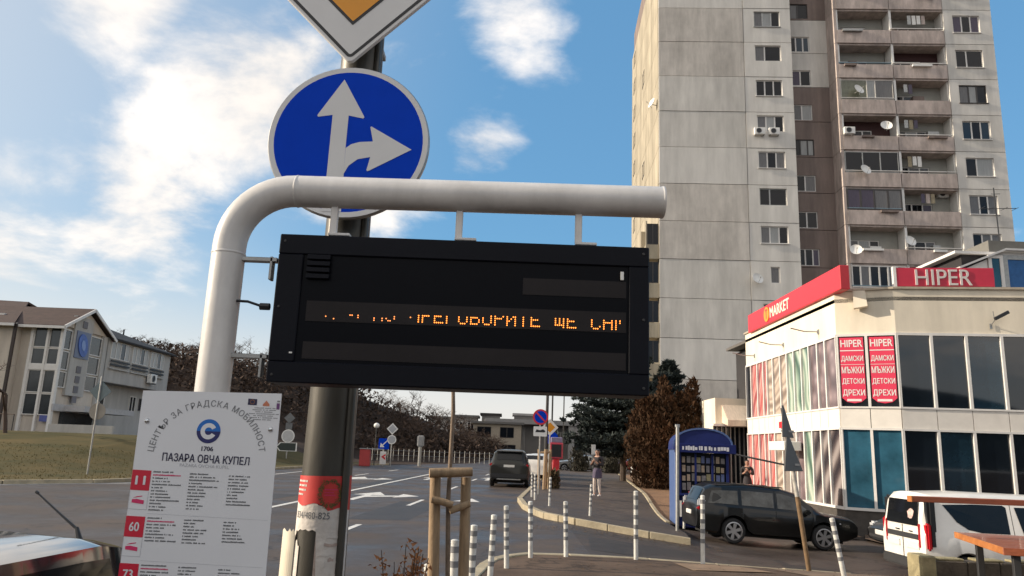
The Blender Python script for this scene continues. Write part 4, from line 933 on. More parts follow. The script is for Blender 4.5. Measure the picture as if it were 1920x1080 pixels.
msg = 'А И ПО ПРЕГОВОРИТЕ ЩЕ САМ'; pit = .0083; xe = .655; cols = len(msg)*6-4
for ci, ch in enumerate(msg):
    rows = FONT[ch].split() if ch != ' ' else ['00000']*7
    for r_ in range(7):
        for c_ in range(5):
            gcol = ci*6+c_
            if rows[r_][c_] != '1' or gcol > cols: continue
            k = gcol/cols
            vis = r_ >= (2 if k > .55 else 3 if k > .3 else 4)
            if not vis or (k < .35 and rgd.random() < .3): continue
            x = xe-(cols-gcol)*pit; z = .268+(6-r_)*pit*1.05
            dots[0 if (k > .3) else 1].prism(circle(.0027, 8, x, z), (0, .0073, 0), XF, ZF, .0012)
led1 = mat('led amber', (1, .27, .04), .5, var=0, emit=1.25); led2 = mat('led amber faint', (1, .30, .08), .5, var=0, emit=.75)
for d_, m in zip(dots, (led1, led2)):
    o = d_.build('led_dots', m, DB); o['kind'] = 'stuff'

TP = thing('timetable_plate', 'white bus stop timetable plate with blue ring emblem and red line numbers', 'sign', (-1.152, 2.98, 1.18))
plate_m = mat('white plate', (.70, .71, .74), .32, var=.03, scale=2, coat=.15)
MB().prism([(-.273+.0, 0), (.273, 0), (.265, .70), (-.278, .692)], (0, .002, 0), XF, ZF, .003).build('plate', plate_m, TP)
for x, z in ((-.246, .575), (.236, .56)): MB().lathe([(.0, .006), (.008, .005), (.011, 0)], 12, Matrix.Translation((x, -.001, z)) @ Matrix.Rotation(R(90), 4, 'X')).build('screw', chrome, TP)
for z in (.58, .1): MB().bx(-.12, .18, .003, .05, z, z+.04).build('clamp', metal_g, TP)
E2 = plane_fn((0, -.0018, 0), XF, ZF)
ink_g = mat('grey print', (.20, .205, .22), .5, var=0); ink_k = mat('dark print', (.12, .125, .135), .5, var=0); ink_l = mat('pale print', (.42, .43, .46), .5, var=0)
mb = MB(); s = 'ЦЕНТЪР ЗА ГРАДСКА МОБИЛНОСТ'; cx, cz, rx_, rz_ = -.002, .452, .203, .188
gl = []
for ch in s:
    if ch == ' ': gl.append((None, .42)); continue
    vs, fs = text_verts(ch, 0, 4); x0 = min(v[0] for v in vs); x1 = max(v[0] for v in vs); gl.append(((vs, fs, (x0+x1)/2), x1-x0+.20))
tot = sum(w_ for _, w_ in gl); pos = 0
for g_, w_ in gl:
    c_ = (pos+w_/2)/tot; pos += w_
    if g_ is None: continue
    a = R(178-172*c_); k = .0335; tg = math.atan2(rz_*math.cos(a), -rx_*math.sin(a))+math.pi; ca, sa = math.cos(tg), math.sin(tg)
    for q_, (dx, dy) in enumerate(((-.012, 0), (.012, 0))):
        n = len(mb.v)
        for v in g_[0]:
            lx = (v[0]+dx-g_[2])*k*.92; ly = (v[1]+dy)*k; mb.v.append(tuple(E2(cx+rx_*math.cos(a)+lx*ca-ly*sa, cz+rz_*math.sin(a)+lx*sa+ly*ca, 0.0005*q_)))
        for f_ in g_[1]: mb.face([n+q for q in f_])
mb.build('lettering', ink_g, TP)
# ring emblem
def ring(ro_, ri, a0, a1, cx, cz, n=28, z=0):
    mb = MB()
    for i in range(n):
        a = R(a0+(a1-a0)*i/n); b = R(a0+(a1-a0)*(i+1)/n)
        mb.poly([E2(cx+ri*math.cos(a), cz+ri*math.sin(a), z), E2(cx+ro_*math.cos(a), cz+ro_*math.sin(a), z), E2(cx+ro_*math.cos(b), cz+ro_*math.sin(b), z), E2(cx+ri*math.cos(b), cz+ri*math.sin(b), z)])
    return mb
eb = mat('emblem azure', (.01, .14, .50), .4, var=0); en = mat('emblem navy', (.02, .022, .12), .4, var=0)
R_ = ring(.046, .0, 0, 180, -.003, .545, z=.0003); em_ = R_.build('emblem', eb, TP)
ring(.046, .0, 180, 360, -.003, .545, z=.0003).build('emblem_lower', en, em_)
ring(.031, .0145, 28, 332, -.003, .545, z=.0008).build('emblem_ring', plate_m, em_)
text('1706', lambda x, y, z=0: E2(-.022+x, .470+y, .0003+z), .044, .0165, .03).build('lettering', navy, TP)
text('ПАЗАРА ОВЧА КУПЕЛ', lambda x, y, z=0: E2(-.168+x, .428+y-.018*x, .0003+z), .335, .030, .022).build('lettering', navy, TP)
text('PAZARA OVCHA KUPEL', lambda x, y, z=0: E2(-.098+x, .408+y-.012*x, .0003+z), .19, .0125, -.005).build('lettering', ink_l, TP)
fl1 = MB(); fl1.poly([E2(.137, .652, .0003), E2(.172, .651, .0003), E2(.172, .675, .0003), E2(.137, .676, .0003)]); fo = fl1.build('flag_print', navy, TP)
mb = MB()
for i in range(12): a = 6.283*i/12; x, y = .1545+.008*math.cos(a), .6635+.008*math.sin(a); mb.poly([E2(x+.0012*math.cos(b), y+.0012*math.sin(b), .0008) for b in (0, 1.57, 3.14, 4.71)])
mb.build('stars', amber_m, fo)
mb = MB(); mb.poly([E2(.196, .650, .0003), E2(.222, .649, .0003), E2(.222, .656, .0003), E2(.216, .663, .0003), E2(.209, .671, .0003), E2(.202, .663, .0003), E2(.196, .656, .0003)]); mb.build('crest_print', mat('crest print', (.52, .18, .10), .5, var=0), TP)
mb = MB(); mb.poly([E2(.250, .638, .0003), E2(.262, .638, .0003), E2(.262, .662, .0003), E2(.250, .662, .0003)]); mb.build('stamp_print', mat('purple print', (.14, .05, .17), .5, var=0), TP)
mb = MB(); mb.poly([E2(.251, .666, .0003), E2(.262, .666, .0003), E2(.262, .672, .0003), E2(.251, .672, .0003)])
rgt = random.Random(12)
def words_row(mb, x0, x1, z, h, bold=False):
    x = x0
    while x < x1:
        w_ = rgt.uniform(.0022, .0046); hh = h*rgt.uniform(.72, 1)
        mb.poly([E2(x, z, .0003), E2(x+w_, z, .0003), E2(x+w_, z+hh, .0003), E2(x, z+hh, .0003)]); x += w_+(.0008 if bold or rgt.random() < .85 else .005)
for k, (a, b) in enumerate(((.165, .245), (.158, .25), (.170, .232), (.137, .262), (.163, .237), (.140, .258), (.163, .230))): words_row(mb, a, b, .640-k*.0075, .0034)
mb.build('small_print', ink_g, TP)['kind'] = 'stuff'
# three lines with number tiles, vehicle tiles and stop lists
tiles = mat('tile red', (.56, .018, .045), .4, var=0); pinkred = mat('print red', (.60, .03, .13), .5, var=0)
sm = MB(); bd = MB(); rdm = MB()
for n_, zt, cols_ in (('11', .385, ((13, -.195, .12), (12, -.055, .12), (10, .095, .09))), ('60', .215, ((8, -.195, .12), (8, -.055, .1), (7, .095, .085))), ('73', .045, ((9, -.195, .12), (9, -.055, .1), (9, .095, .085)))):
    sk = lambda x, z: E2(x, z-.02*x, .0003)
    x0, x1 = -.275, -.203
    q = MB(); q.poly([sk(x0, zt-.075), sk(x1, zt-.075), sk(x1, zt), sk(x0, zt)]); tl = q.build('number_tile', tiles, TP)
    text(n_, lambda x, y, z=0: E2(x0+.017+x, zt-.055+y-.02*x0, .0008+z), .036, .032, .03).build('lettering', plate_m, tl)
    q = MB(); a, b = zt-.078, zt-.145
    for (u0, u1, v0, v1) in ((x0, x1, b, b+.0015), (x0, x0+.0015, b, a), (x1-.0015, x1, b, a)): q.poly([sk(u0, v0), sk(u1, v0), sk(u1, v1), sk(u0, v1)])
    vt = q.build('vehicle_tile', ink_l, TP)
    q = MB(); q.poly([sk(x0+.012, b+.024), sk(x0+.058, b+.020), sk(x0+.058, b+.034), sk(x0+.03, b+.038), sk(x0+.012, b+.036)]); q.poly([sk(x0+.014, b+.041), sk(x0+.05, b+.048), sk(x0+.05, b+.051), sk(x0+.03, b+.048)])
    q.build('vehicle_symbol', pinkred, vt)
    for rows, cx0, wmax in cols_:
        for r_ in range(rows):
            z = zt-.006-r_*.0117
            wv = wmax*rgt.uniform(.35, .95); tgt = sm
            if cx0 == -.195 and r_ == 1: tgt = rdm; wv = wmax*.85
            if cx0 == .095 and r_ == rows-1: tgt = bd; wv = wmax*.98
            x = cx0-.01*r_*.0
            q0 = len(tgt.v); words_row(tgt, x, x+wv, z-.02*x, .0055, tgt is not sm)
    q = MB(); q.poly([sk(-.2, zt-.158), sk(.26, zt-.158), sk(.26, zt-.1572), sk(-.2, zt-.1572)]); q.build('rule', ink_l, TP)
sm.build('small_print', ink_k, TP)['kind'] = 'stuff'; bd.build('small_print', ink_k, TP)['kind'] = 'stuff'; rdm.build('small_print', pinkred, TP)['kind'] = 'stuff'

# ================================================================ lamp post with road signs
LP = thing('lamp_post', 'thick dark steel post with pasted paper behind the display board', 'post', (-.985, 4.3, 0))
post_m = mat('weathered steel', (.065, .060, .050), .42, metal=.35, var=.3, scale=4, bump=.1, stretch=(1, 1, .25))
MB().tube([(0, 0, .05), (0, 0, 2.2), (-.01, 0, 7.5)], [.148, .131, .118], 32).build('shaft', post_m, LP, smooth=40)
MB().tube([(.128, -.085, .05), (.118, -.078, 2.2), (.10, -.07, 4.4)], .022, 10).build('conduit', post_m, LP, smooth=40)
def wrap(mb, rad=.139):
    """bend a flat patch (x right, z up) round the post, x=0 facing -y"""
    def f(p):
        z = p[2]; r_ = rad+(.148-.131)*(2.2-z)/2.2*1.0-.004; a = p[0]/r_
        return (r_*math.sin(a), -r_*math.cos(a), z)
    mb.v = [f(p) for p in mb.v]; return mb
def patch(pts, n=14):
    """closed outline whose lower and upper edges are sampled left to right: pts=[(x,zlo,zhi)]"""
    mb = MB()
    for x, a, b in pts: mb.v += [(x, 0, a), (x, 0, b)]
    for i in range(len(pts)-1): mb.face([2*i, 2*i+2, 2*i+3, 2*i+1])
    return mb
rgp = random.Random(6)
paper = mat('torn paper', (.62, .57, .52), .85, var=.15, scale=6, bump=.4, bscale=25); paper2 = mat('pinkish torn paper', (.46, .36, .31), .9, var=.25, scale=8, bump=.7, bscale=20)
pr = patch([(-.21+.42*i/16, 1.372+.03*math.sin(i*1.1)*.3-.02*(i > 9), 1.518+.008*(i/16)) for i in range(17)])
p1 = wrap(pr, .140).build('poster', mat('poster red', (.55, .035, .03), .5, var=.12, scale=8), LP, smooth=60)
mb = MB()
for z, w_ in ((1.487, .09), (1.464, .085), (1.441, .08), (1.418, .06)):
    n = 7
    for i in range(n): a = -.165+w_*i/n; b = -.165+w_*(i+1)/n-(.004 if i % 3 == 2 else 0); mb.v += [(a, 0, z), (b, 0, z), (b, 0, z+.010), (a, 0, z+.010)]; k = len(mb.v); mb.face([k-4, k-3, k-2, k-1])
wrap(mb, .1412).build('lettering', paper, p1)
wr = MB(); rw = random.Random(2)
for i in range(420):
    a = rw.uniform(0, 6.283); rr = .062+rw.gauss(0, .006); x = .06+rr*math.cos(a)*.92; z = 1.432+rr*math.sin(a)*1.05; s = .006
    b = rw.uniform(0, 6.28); wr.v += [(x, 0, z), (x+s*math.cos(b), 0, z+s*math.sin(b)), (x+s*math.cos(b+1.3), 0, z+s*math.sin(b+1.3))]; k = len(wr.v); wr.face([k-3, k-2, k-1])
wrap(wr, .1425).build('wreath_print', mat('wreath print', (.10, .085, .022), .7, var=.5, scale=40), p1)
mb = MB()
for z, w_ in ((1.450, .07), (1.435, .05), (1.421, .06)):
    for i in range(8): a = .028+w_*i/8; b = a+w_/8-.002; mb.v += [(a, 0, z), (b, 0, z), (b, 0, z+.006), (a, 0, z+.006)]; k = len(mb.v); mb.face([k-4, k-3, k-2, k-1])
wrap(mb, .1418).build('small_print', pinkred, p1)['kind'] = 'stuff'
pw = patch([(-.205+.41*i/20, 1.24-.28*(1 if i < 3 else 0)+rgp.uniform(-.01, .01)-(.30 if i > 10 else 0), 1.385+.006*math.sin(i*.9)-.016*(i > 9)) for i in range(21)])
p2 = wrap(pw, .1385).build('paper_sheet', paper, LP, smooth=60)
mb = text('834/480-825', lambda x, y, z=0: Vector((-.150+x, 0, 1.300+y)), .215, .035, 0); wrap(mb, .1402).build('lettering', ink_k, p2)
pp = patch([(.0+.2*i/12, .2, 1.285+rgp.uniform(-.02, .02)) for i in range(13)]); wrap(pp, .1376).build('paper_sheet', paper2, LP, smooth=60)
for j in range(16):
    z = rgp.uniform(.8, 1.25); x = rgp.uniform(.01, .13); L = rgp.uniform(.03, .11)
    q = patch([(x+L*i/4, z+rgp.uniform(-.004, .004), z+.006+rgp.uniform(0, .014)) for i in range(5)]); wrap(q, .1415).build('torn_strip', paper if j % 3 else paper2, LP)
pl = patch([(-.27+.14*i/8, .2, 1.235+rgp.uniform(-.012, .012)) for i in range(9)]); mb = pl
for i, p in enumerate(mb.v): q_ = (p[0]+.13)/-.14; mb.v[i] = (-.125-.085*q_, -.085+.075*q_-.02*math.sin(q_*3), p[2])
mb.build('loose_sheet', mat('cream sheet', (.66, .60, .48), .8, var=.1), LP)
wl = patch([(-.19+.09*i/8, .2, 1.21-.05*i/8+rgp.uniform(-.02, .02)) for i in range(9)]); wrap(wl, .1395).build('paper_sheet', paper, LP, smooth=60)
# signs fixed to it
RS = thing('direction_sign', 'round blue sign with white arrows ahead and to the right', 'road sign', (-.965, 4.03, 3.385))
mb = MB(); mb.lathe([(0, 0), (.455, 0), (.462, .01), (.462, .03), (.45, .034), (0, .03)], 64, Matrix.Rotation(R(-90), 4, 'X')); mb.build('plate', metal_g, RS, smooth=30)
rim_w = mat('sign white', (.66, .655, .65), .4, var=.04, scale=3)
mb = MB(); 
for i in range(64):
    a = 6.28319*i/64; b = 6.28319*(i+1)/64
    mb.poly([(r_*math.cos(t_), -.002, r_*math.sin(t_)) for r_, t_ in ((.425, a), (.455, a), (.455, b), (.425, b))])
mb.build('rim', rim_w, RS)
mb = MB(); mb.poly([(x, -.002, z) for x, z in circle(.425, 64)]); mb.build('face', blue_m, RS)
def zc(px, py):
    x, y = (px-425)*.00121, (651-py)*.00121; return (x-.092*y, y+.02*x)
mb = MB(); A = [zc(*q) for q in ((296, 1000), (388, 1000), (402, 815), (411, 690), (428, 523), (497, 537), (503, 530), (410, 338), (279, 524), (283, 532), (352, 521), (323, 815))]
mb.poly([(x, -.0042, z) for x, z in A])
outer = ((412, 688), (438, 668), (478, 656), (541, 652)); inner = ((402, 815), (425, 775), (468, 742), (527, 730))
for i in range(3):
    q = [zc(*outer[i]), zc(*outer[i+1]), zc(*inner[i+1]), zc(*inner[i])]
    mb.poly([(x, -.0046, z) for x, z in reversed(q)])
mb.poly([(x, -.0050, z) for x, z in [zc(*q) for q in ((508, 796), (514, 801), (722, 690), (536, 577), (530, 580), (541, 652), (527, 730))]])
mb.build('arrows', rim_w, RS)
PS = thing('priority_sign', 'large white diamond sign with orange centre and black line', 'road sign', (-1.0, 4.03, 4.515))
def dia(r_, rc=.03):
    o = []
    for k in range(4):
        a = R(-90+90*k); cx, cz = (r_-rc*1.414)*math.cos(a), (r_-rc*1.414)*math.sin(a)
        for i in range(7): b = a+R(-45+15*i); o.append((cx+rc*math.cos(b), cz+rc*math.sin(b)))
    return o
mb = MB(); mb.prism(dia(.645), (0, .03, 0), XF, ZF, .03); mb.build('plate', rim_w, PS, bevel=.003)
def dring(a, b, y, m, name):
    mb = MB(); A = dia(a); B = dia(b, .012); n = len(A)
    for i in range(n): j = (i+1) % n; mb.poly([(A[i][0], y, A[i][1]), (A[j][0], y, A[j][1]), (B[j][0], y, B[j][1]), (B[i][0], y, B[i][1])])
    mb.build(name, m, PS)
dring(.618, .592, -.0015, black, 'black_line')
mb = MB(); mb.poly([(x, -.0015, z) for x, z in dia(.40, .006)]); mb.build('inner_line', black, PS); mb = MB(); mb.poly([(x, -.003, z) for x, z in dia(.375, .004)]); mb.build('centre', amber_m, PS)
for pth, z in ((RS, .25), (RS, -.25), (PS, -.4), (PS, .3)):
    MB().bx(-.15, .13, .04, .42, z, z+.035).build('clamp', metal_g, pth, bevel=.004)

# ================================================================ young tree with stakes
SK = thing('tree_stakes', 'pale wooden stake frame of two posts and crossbars holding a sapling', 'tree stakes', (-.33, 4.8, .12))
def log(a, b, r_, name='post'):
    MB().tube([a, tuple((Vector(a)+Vector(b))/2+Vector((.004, .003, 0))), b], [r_, r_*1.02, r_*.96], 14).build(name, wood, SK, smooth=50)
log((-.055, 0, -.1), (-.10, 0, 1.41), .035); log((.115, .04, -.1), (.088, .04, 1.40), .033)
log((-.130, -.078, 1.420), (.128, -.03, 1.435), .029, 'crossbar'); log((-.11, -.045, 1.265), (.02, -.04, 1.235), .022, 'crossbar'); log((.0, -.03, 1.20), (.12, .0, 1.245), .022, 'crossbar')
SP = thing('sapling', 'thin young tree with pale trunk between wooden stakes', 'tree', (-.33, 4.83, .12))
rg = random.Random(14)
MB().tube([(0, .0, 0), (.012, 0, .7), (-.015, 0, 1.25), (-.012, 0, 1.8), (-.03, 0, 2.1), (-.02, .01, 2.9)], [.017, .015, .014, .013, .010, .004], 8).build('trunk', barkpale, SP, smooth=60)
mb = MB()
for z, a, L in ((1.92, 2.9, .3), (1.93, .2, .3), (2.1, 2.4, .3), (2.15, .5, .32), (2.3, 4, .3), (2.4, 1.2, .3), (2.55, 3.1, .25), (2.6, 0, .25)):
    d = Vector((math.cos(a), math.sin(a)*.5, .75)); p = Vector((-.022, 0, z)); e_ = p+d*L; mb.tube([p, p+d*L*.5, e_], [.006, .004, .002], 5, cap=False)
    for k in range(4): q = p+d*L*rg.uniform(.3, .95); mb.tube([q, q+Vector((rg.uniform(-.12, .12), rg.uniform(-.08, .08), .13))], [.003, .0012], 4, cap=False)
mb.build('crown', bark, SP)
# stakes far along the pavement
S3 = thing('tree_stakes', 'far group of three leaning wooden stakes beside the no parking sign', 'tree stakes', (1.62, 32.5, .1))
for i, (x, y, dx) in enumerate(((-.18, 0, -.04), (.0, -.25, .05), (.22, .1, .06), (.1, .3, .02))): MB().tube([(x, y, -.1), (x+dx, y*.6, 1.65)], .055, 8).build('post', wood, S3)
MB().tube([(-.25, -.1, 1.5), (.25, -.1, 1.55)], .045, 8).build('crossbar', wood, S3)

# ================================================================ bollards
bw_ = mat('bollard white', (.64, .63, .59), .55, var=.2, scale=9, streak=.3, sscale=(9, 9, 4)); bk_ = mat('bollard grey band', (.17, .17, .175), .55, var=.2, scale=6)
def bollard(h):
    t = thing('bollard', '', 'bollard')
    sh = MB(); low = h*.28; bm_ = MB().lathe([(.034, 0), (.0365, .002), (.0365, (h-low)*.09-.002), (.034, (h-low)*.09)], 14).mesh('band', smooth=40); bm_.materials.append(bk_)
    sh.tube([(0, 0, -.05), (0, 0, h)], .034, 14); 
    for i in range(5):
        a = low+(h-low)*(i+.18)/5
        # reflective band wraps part of the tube and stands 2 mm proud
        link('band', bm_, None, t, (0, 0, a))
    MB().lathe([(.0355, h-.02), (.0355, h+.004), (.02, h+.012), (0, h+.013)], 14).build('cap', bw_, t)
    sh.build('shaft', bw_, t, smooth=40)
    return t
bps = {.81: bollard(.81), 1.02: bollard(1.02)}
used = set()
BL = [(-.48, 5.25, .81, 0, 'white and grey striped bollard lowest in view beside the tree stakes'), (-.39, 6.62, .81, 0, 'striped bollard second along the kerb from the tree stakes'),
      (-.30, 7.95, .81, 0, 'striped bollard showing between and just past the two wooden stakes'), (-.13, 9.2, .81, 0, 'striped bollard fourth along the kerb from the tree stakes'),
      (.07, 10.75, .81, 0, 'striped bollard fifth along the kerb, at the start of its curve'), (.43, 11.85, .81, 0, 'striped bollard on the bend of the near kerb'),
      (.98, 12.1, .81, 0, 'striped bollard at the middle of the driveway edge, before the walking person'), (2.07, 12.2, 1.02, 0, 'taller striped bollard at the driveway edge in front of the kiosk side'),
      (3.1, 12.2, 1.02, 0, 'tall striped bollard in front of black car tail'), (2.3, 20.8, .81, 0, 'striped bollard on the far pavement right before the walking person'),
      (1.33, 22.8, .81, 0, 'striped bollard on the far pavement near the grass clump'), (1.0, 25.2, .81, 0, 'striped bollard on the far pavement, nearer of the pair by parked car'),
      (.95, 26.8, .81, 0, 'striped bollard on the far pavement, farther of the pair by parked car'), (5.08, 22.0, .81, 0, 'slim striped bollard in front of the blue kiosk'),
      (4.72, 10.9, .9, 3, 'tilted worn striped bollard near the leaning sign post')]
for x, y, h, tl, lab in BL:
    key = .81 if h < 1 else 1.02
    o = bps[key] if key not in used else copy_tree(bps[key]); used.add(key)
    o.location = (x, y, gz(x, y)+.12); o.rotation_euler = (R(random.uniform(-2, 2)), R(-9) if tl else R(random.uniform(-2.2, 2.2)), R(random.uniform(0, 360)) if not tl else 0); o['label'] = lab; o['group'] = 'striped bollards along the kerbs'
t = thing('grey_post', 'tall plain grey steel post standing beside blue kiosk', 'post', (4.42, 19.9, gz(4.42, 19.9)+.05))
MB().tube([(0, 0, -.1), (.03, 0, 2.72)], .045, 12).build('shaft', metal_g, t, smooth=40); MB().bx(-.03, .09, -.03, .03, 2.66, 2.74).build('cap', metal_g, t, bevel=.01)
MB().lathe([(0, 0), (.12, 0), (.12, .02), (.05, .03)], 12).build('foot', metal_g, t)
# leaning post with two triangular signs seen edge on
LS = thing('leaning_sign', 'leaning weathered sign post with two dark triangular signs seen from behind', 'road sign', (4.68, 12.0, .0))
ax = Vector((-.34, 0, 2.55)); 
MB().tube([(0, 0, -.1), ax*.45], .036, 12).build('lower_shaft', mat('rusty post', (.16, .10, .05), .75, var=.35, scale=7, bump=.2), LS, smooth=40); MB().tube([ax*.45, ax*.75], .034, 12).build('upper_shaft', mat('flaking post paint', (.42, .40, .36), .6, var=.35, scale=9), LS, smooth=40)
for k, (s0, w_, h) in enumerate(((.80, .58, .5), (.60, .66, .55))):
    p = ax*s0; ang = R(54 if k == 0 else 46); U = Vector((math.cos(ang), math.sin(ang), 0)); V = Vector((-.14, 0, 1)).normalized()
    mb = MB(); mb.prism([(-w_/2, 0), (w_/2, 0), (.03, h), (-.03, h)], p+Vector((-.02, -.06, 0)), U, V, .02); mb.build('triangle_plate', mat('dark sign back', (.055, .055, .055), .5), LS, bevel=.004)
    MB().bar(p+Vector((-.1, -.03, .1)), p+Vector((.1, .0, .1)), .03, .03).build('clamp', metal_g, LS)
MB().tube([ax*.7, ax*.98], .03, 10).build('top_shaft', dark_metal, LS)
# ================================================================ terrace furniture at the right edge
TB = thing('picnic_table', 'red brown varnished wooden table top on dark metal legs', 'table', (6.15, 10.2, 0))
# top: left edge runs from (6.52,11.28) to (5.96,9.33); boards run along the width
dirv = Vector((.56, 1.95, 0)).normalized(); perp = Vector((dirv.y, -dirv.x, 0)); A0 = Vector((5.96, 9.33, 0))-Vector((6.15, 10.2, 0))
ang = math.atan2(perp.y, perp.x)
Tm = Matrix.Translation(A0) @ Matrix.Rotation(ang, 4, 'Z')
for i in range(5):
    a = i*.405; MB().bx(0.0, 2.2, a+.004, a+.401, .70, .775, Tm).build('plank', table_m, TB, bevel=.006)
sunlit_edge_m = mat('sunlit orange edge', (.42, .13, .03), .55, var=.3, scale=6, col2=(.52, .20, .06))  # sunlight on the left-facing table and rail ends, put into a brighter wood colour
MB().bx(-.022, -.002, 0, 2.02, .695, .778, Tm).build('edge_board', sunlit_edge_m, TB, bevel=.003)
MB().bx(-.02, 2.2, -.022, -.002, .692, .776, Tm).build('front_board', table_m, TB, bevel=.003)
for x, y in ((.14, 1.5), (.14, .1), (.34, .12)): MB().bx(x-.04, x+.04, y-.04, y+.04, -.02, .70, Tm).build('leg', dark_metal, TB, bevel=.004)
RL = thing('terrace_rail', 'thick red brown wooden rail crossing in front of white van roof', 'rail', (5.5, 10.5, 0))
MB().bx(0, 4.6, -.06, .06, 1.21, 1.285).build('beam', table_m, RL, bevel=.006)
MB().bx(-.021, -.001, -.06, .06, 1.21, 1.285).build('beam_end', sunlit_edge_m, RL)
for x in (3.2, 4.5): MB().bx(x-.04, x+.04, -.04, .04, .1, 1.21).build('post', dark_metal, RL)
KW = thing('terrace_kerb', 'low crumbling stone edging wall of the terrace in front of the van', 'low wall', (6.36, 12.1, .15))
stone = mat('edging stone', (.27, .23, .13), .9, var=.35, scale=6, bump=.6, bscale=30); stone2 = mat('shaded edging stone', (.085, .068, .05), .9, var=.35, scale=5, bump=.5, bscale=25)  # one wall: sunlit end and shaded long side put into two colours
MB().bx(0, .24, -.12, .3, -.2, .2).build('end_stone', stone, KW, bevel=.02)
for i in range(7): MB().bx(.25+i*.5, .74+i*.5, -.06, .2, -.2, .13).build('stone', stone2, KW, bevel=.015)
for i in range(6): MB().bx(.3+i*.58+rnd.uniform(-.05, .05), .6+i*.58+rnd.uniform(0, .15), -.04, .22, .13, .165).build('coping_stone', stone, KW, bevel=.01)

# ================================================================ kiosk
kb = mat('kiosk blue', (.013, .022, .115), .5, var=.15, scale=3, spec=.2); kl_ = mat('kiosk pale blue', (.07, .12, .28), .4, var=.1); k_w = mat('kiosk white print', (.55, .55, .6), .5, var=0)
KI = thing('kiosk', 'dark blue sales kiosk with arched roof and pale lettering on the fascia', 'kiosk', (5.08, 22.6, -.12), R(-7))
mb = MB(); mb.bx(0, 1.55, .06, 1.7, -.2, .75); mb.build('lower_wall', kb, KI)
mb = MB(); 
for x in (0, 1.47): mb.bx(x, x+.08, 0.05, 1.7, .75, 1.95)
mb.bx(.5, .56, .05, .12, .75, 1.9); mb.bx(1.02, 1.08, .05, .12, .75, 1.9); mb.build('corner_post', kb, KI)
mb = MB(); mb.bx(-.13, .0, .0, 1.75, -.2, 2.05); mb.build('side_panel', kl_, KI, bevel=.02)
arc = [(-.16, 2.0)]+[(.75-.9*math.cos(R(180*i/16)), 2.1+.52*math.sin(R(180*i/16))**.8) for i in range(17)]+[(1.66, 2.0)]
mb = MB(); mb.prism(arc, (0, 1.8, 0), XF, ZF, 1.85); mb.build('roof', kb, KI, smooth=35)
mb = MB(); ro_ = [(x*1.0, z) for x, z in arc[1:-1]]
for (x0, z0), (x1, z1) in zip(ro_, ro_[1:]): mb.bar((x0, -.06, z0), (x1, -.06, z1), .04, .05)
mb.build('roof_trim', kl_, KI)
MB().bx(-.14, 1.75, -.14, -.05, 1.92, 2.18).build('fascia', mat('fascia blue', (.010, .017, .10), .5, spec=.2), KI, bevel=.01)
mb = MB(); rk = random.Random(3); x = .1
while x < 1.5: w_ = rk.uniform(.04, .09); mb.bx(x, x+w_, -.146, -.141, 1.98+rk.uniform(0, .03), 2.08+rk.uniform(0, .04)); x += w_+rk.choice((.012, .012, .05))
mb.build('lettering', k_w, KI)
MB().bx(.08, 1.47, .16, .18, .75, 1.92).build('window', glass_d, KI)
goods = [mat('goods %d' % i, c, .6, var=.3, scale=12) for i, c in enumerate(((.40, .30, .22), (.22, .2, .2), (.45, .05, .09), (.3, .26, .14), (.12, .15, .3)))]
kinds = ('magazine', 'magazine', 'box', 'box')
for r_ in range(4):
    for c_ in range(9):
        x = .12+c_*.15; MB().bx(x, x+rk.uniform(.09, .13), .13, .155, .85+r_*.26, .85+r_*.26+rk.uniform(.14, .22)).build('display_card', goods[rk.choice((0, 1, 1, 3, 4, 0))], KI)
MB().bx(.3, .62, -.02, .05, .62, .82).build('pink_notice', mat('pink notice', (.6, .10, .16), .5), KI); MB().bx(.02, .08, -.0, .05, .1, .55).build('white_notice', white, KI)
MB().bx(-.02, 1.6, -.1, .06, .70, .76).build('counter', kb, KI)
MB().tube([(1.7, -.1, 1.92), (3.2, -.6, 1.66)], .03, 6).build('awning_arm', dark_metal, KI)

KI.scale = (.93, 1, 1)
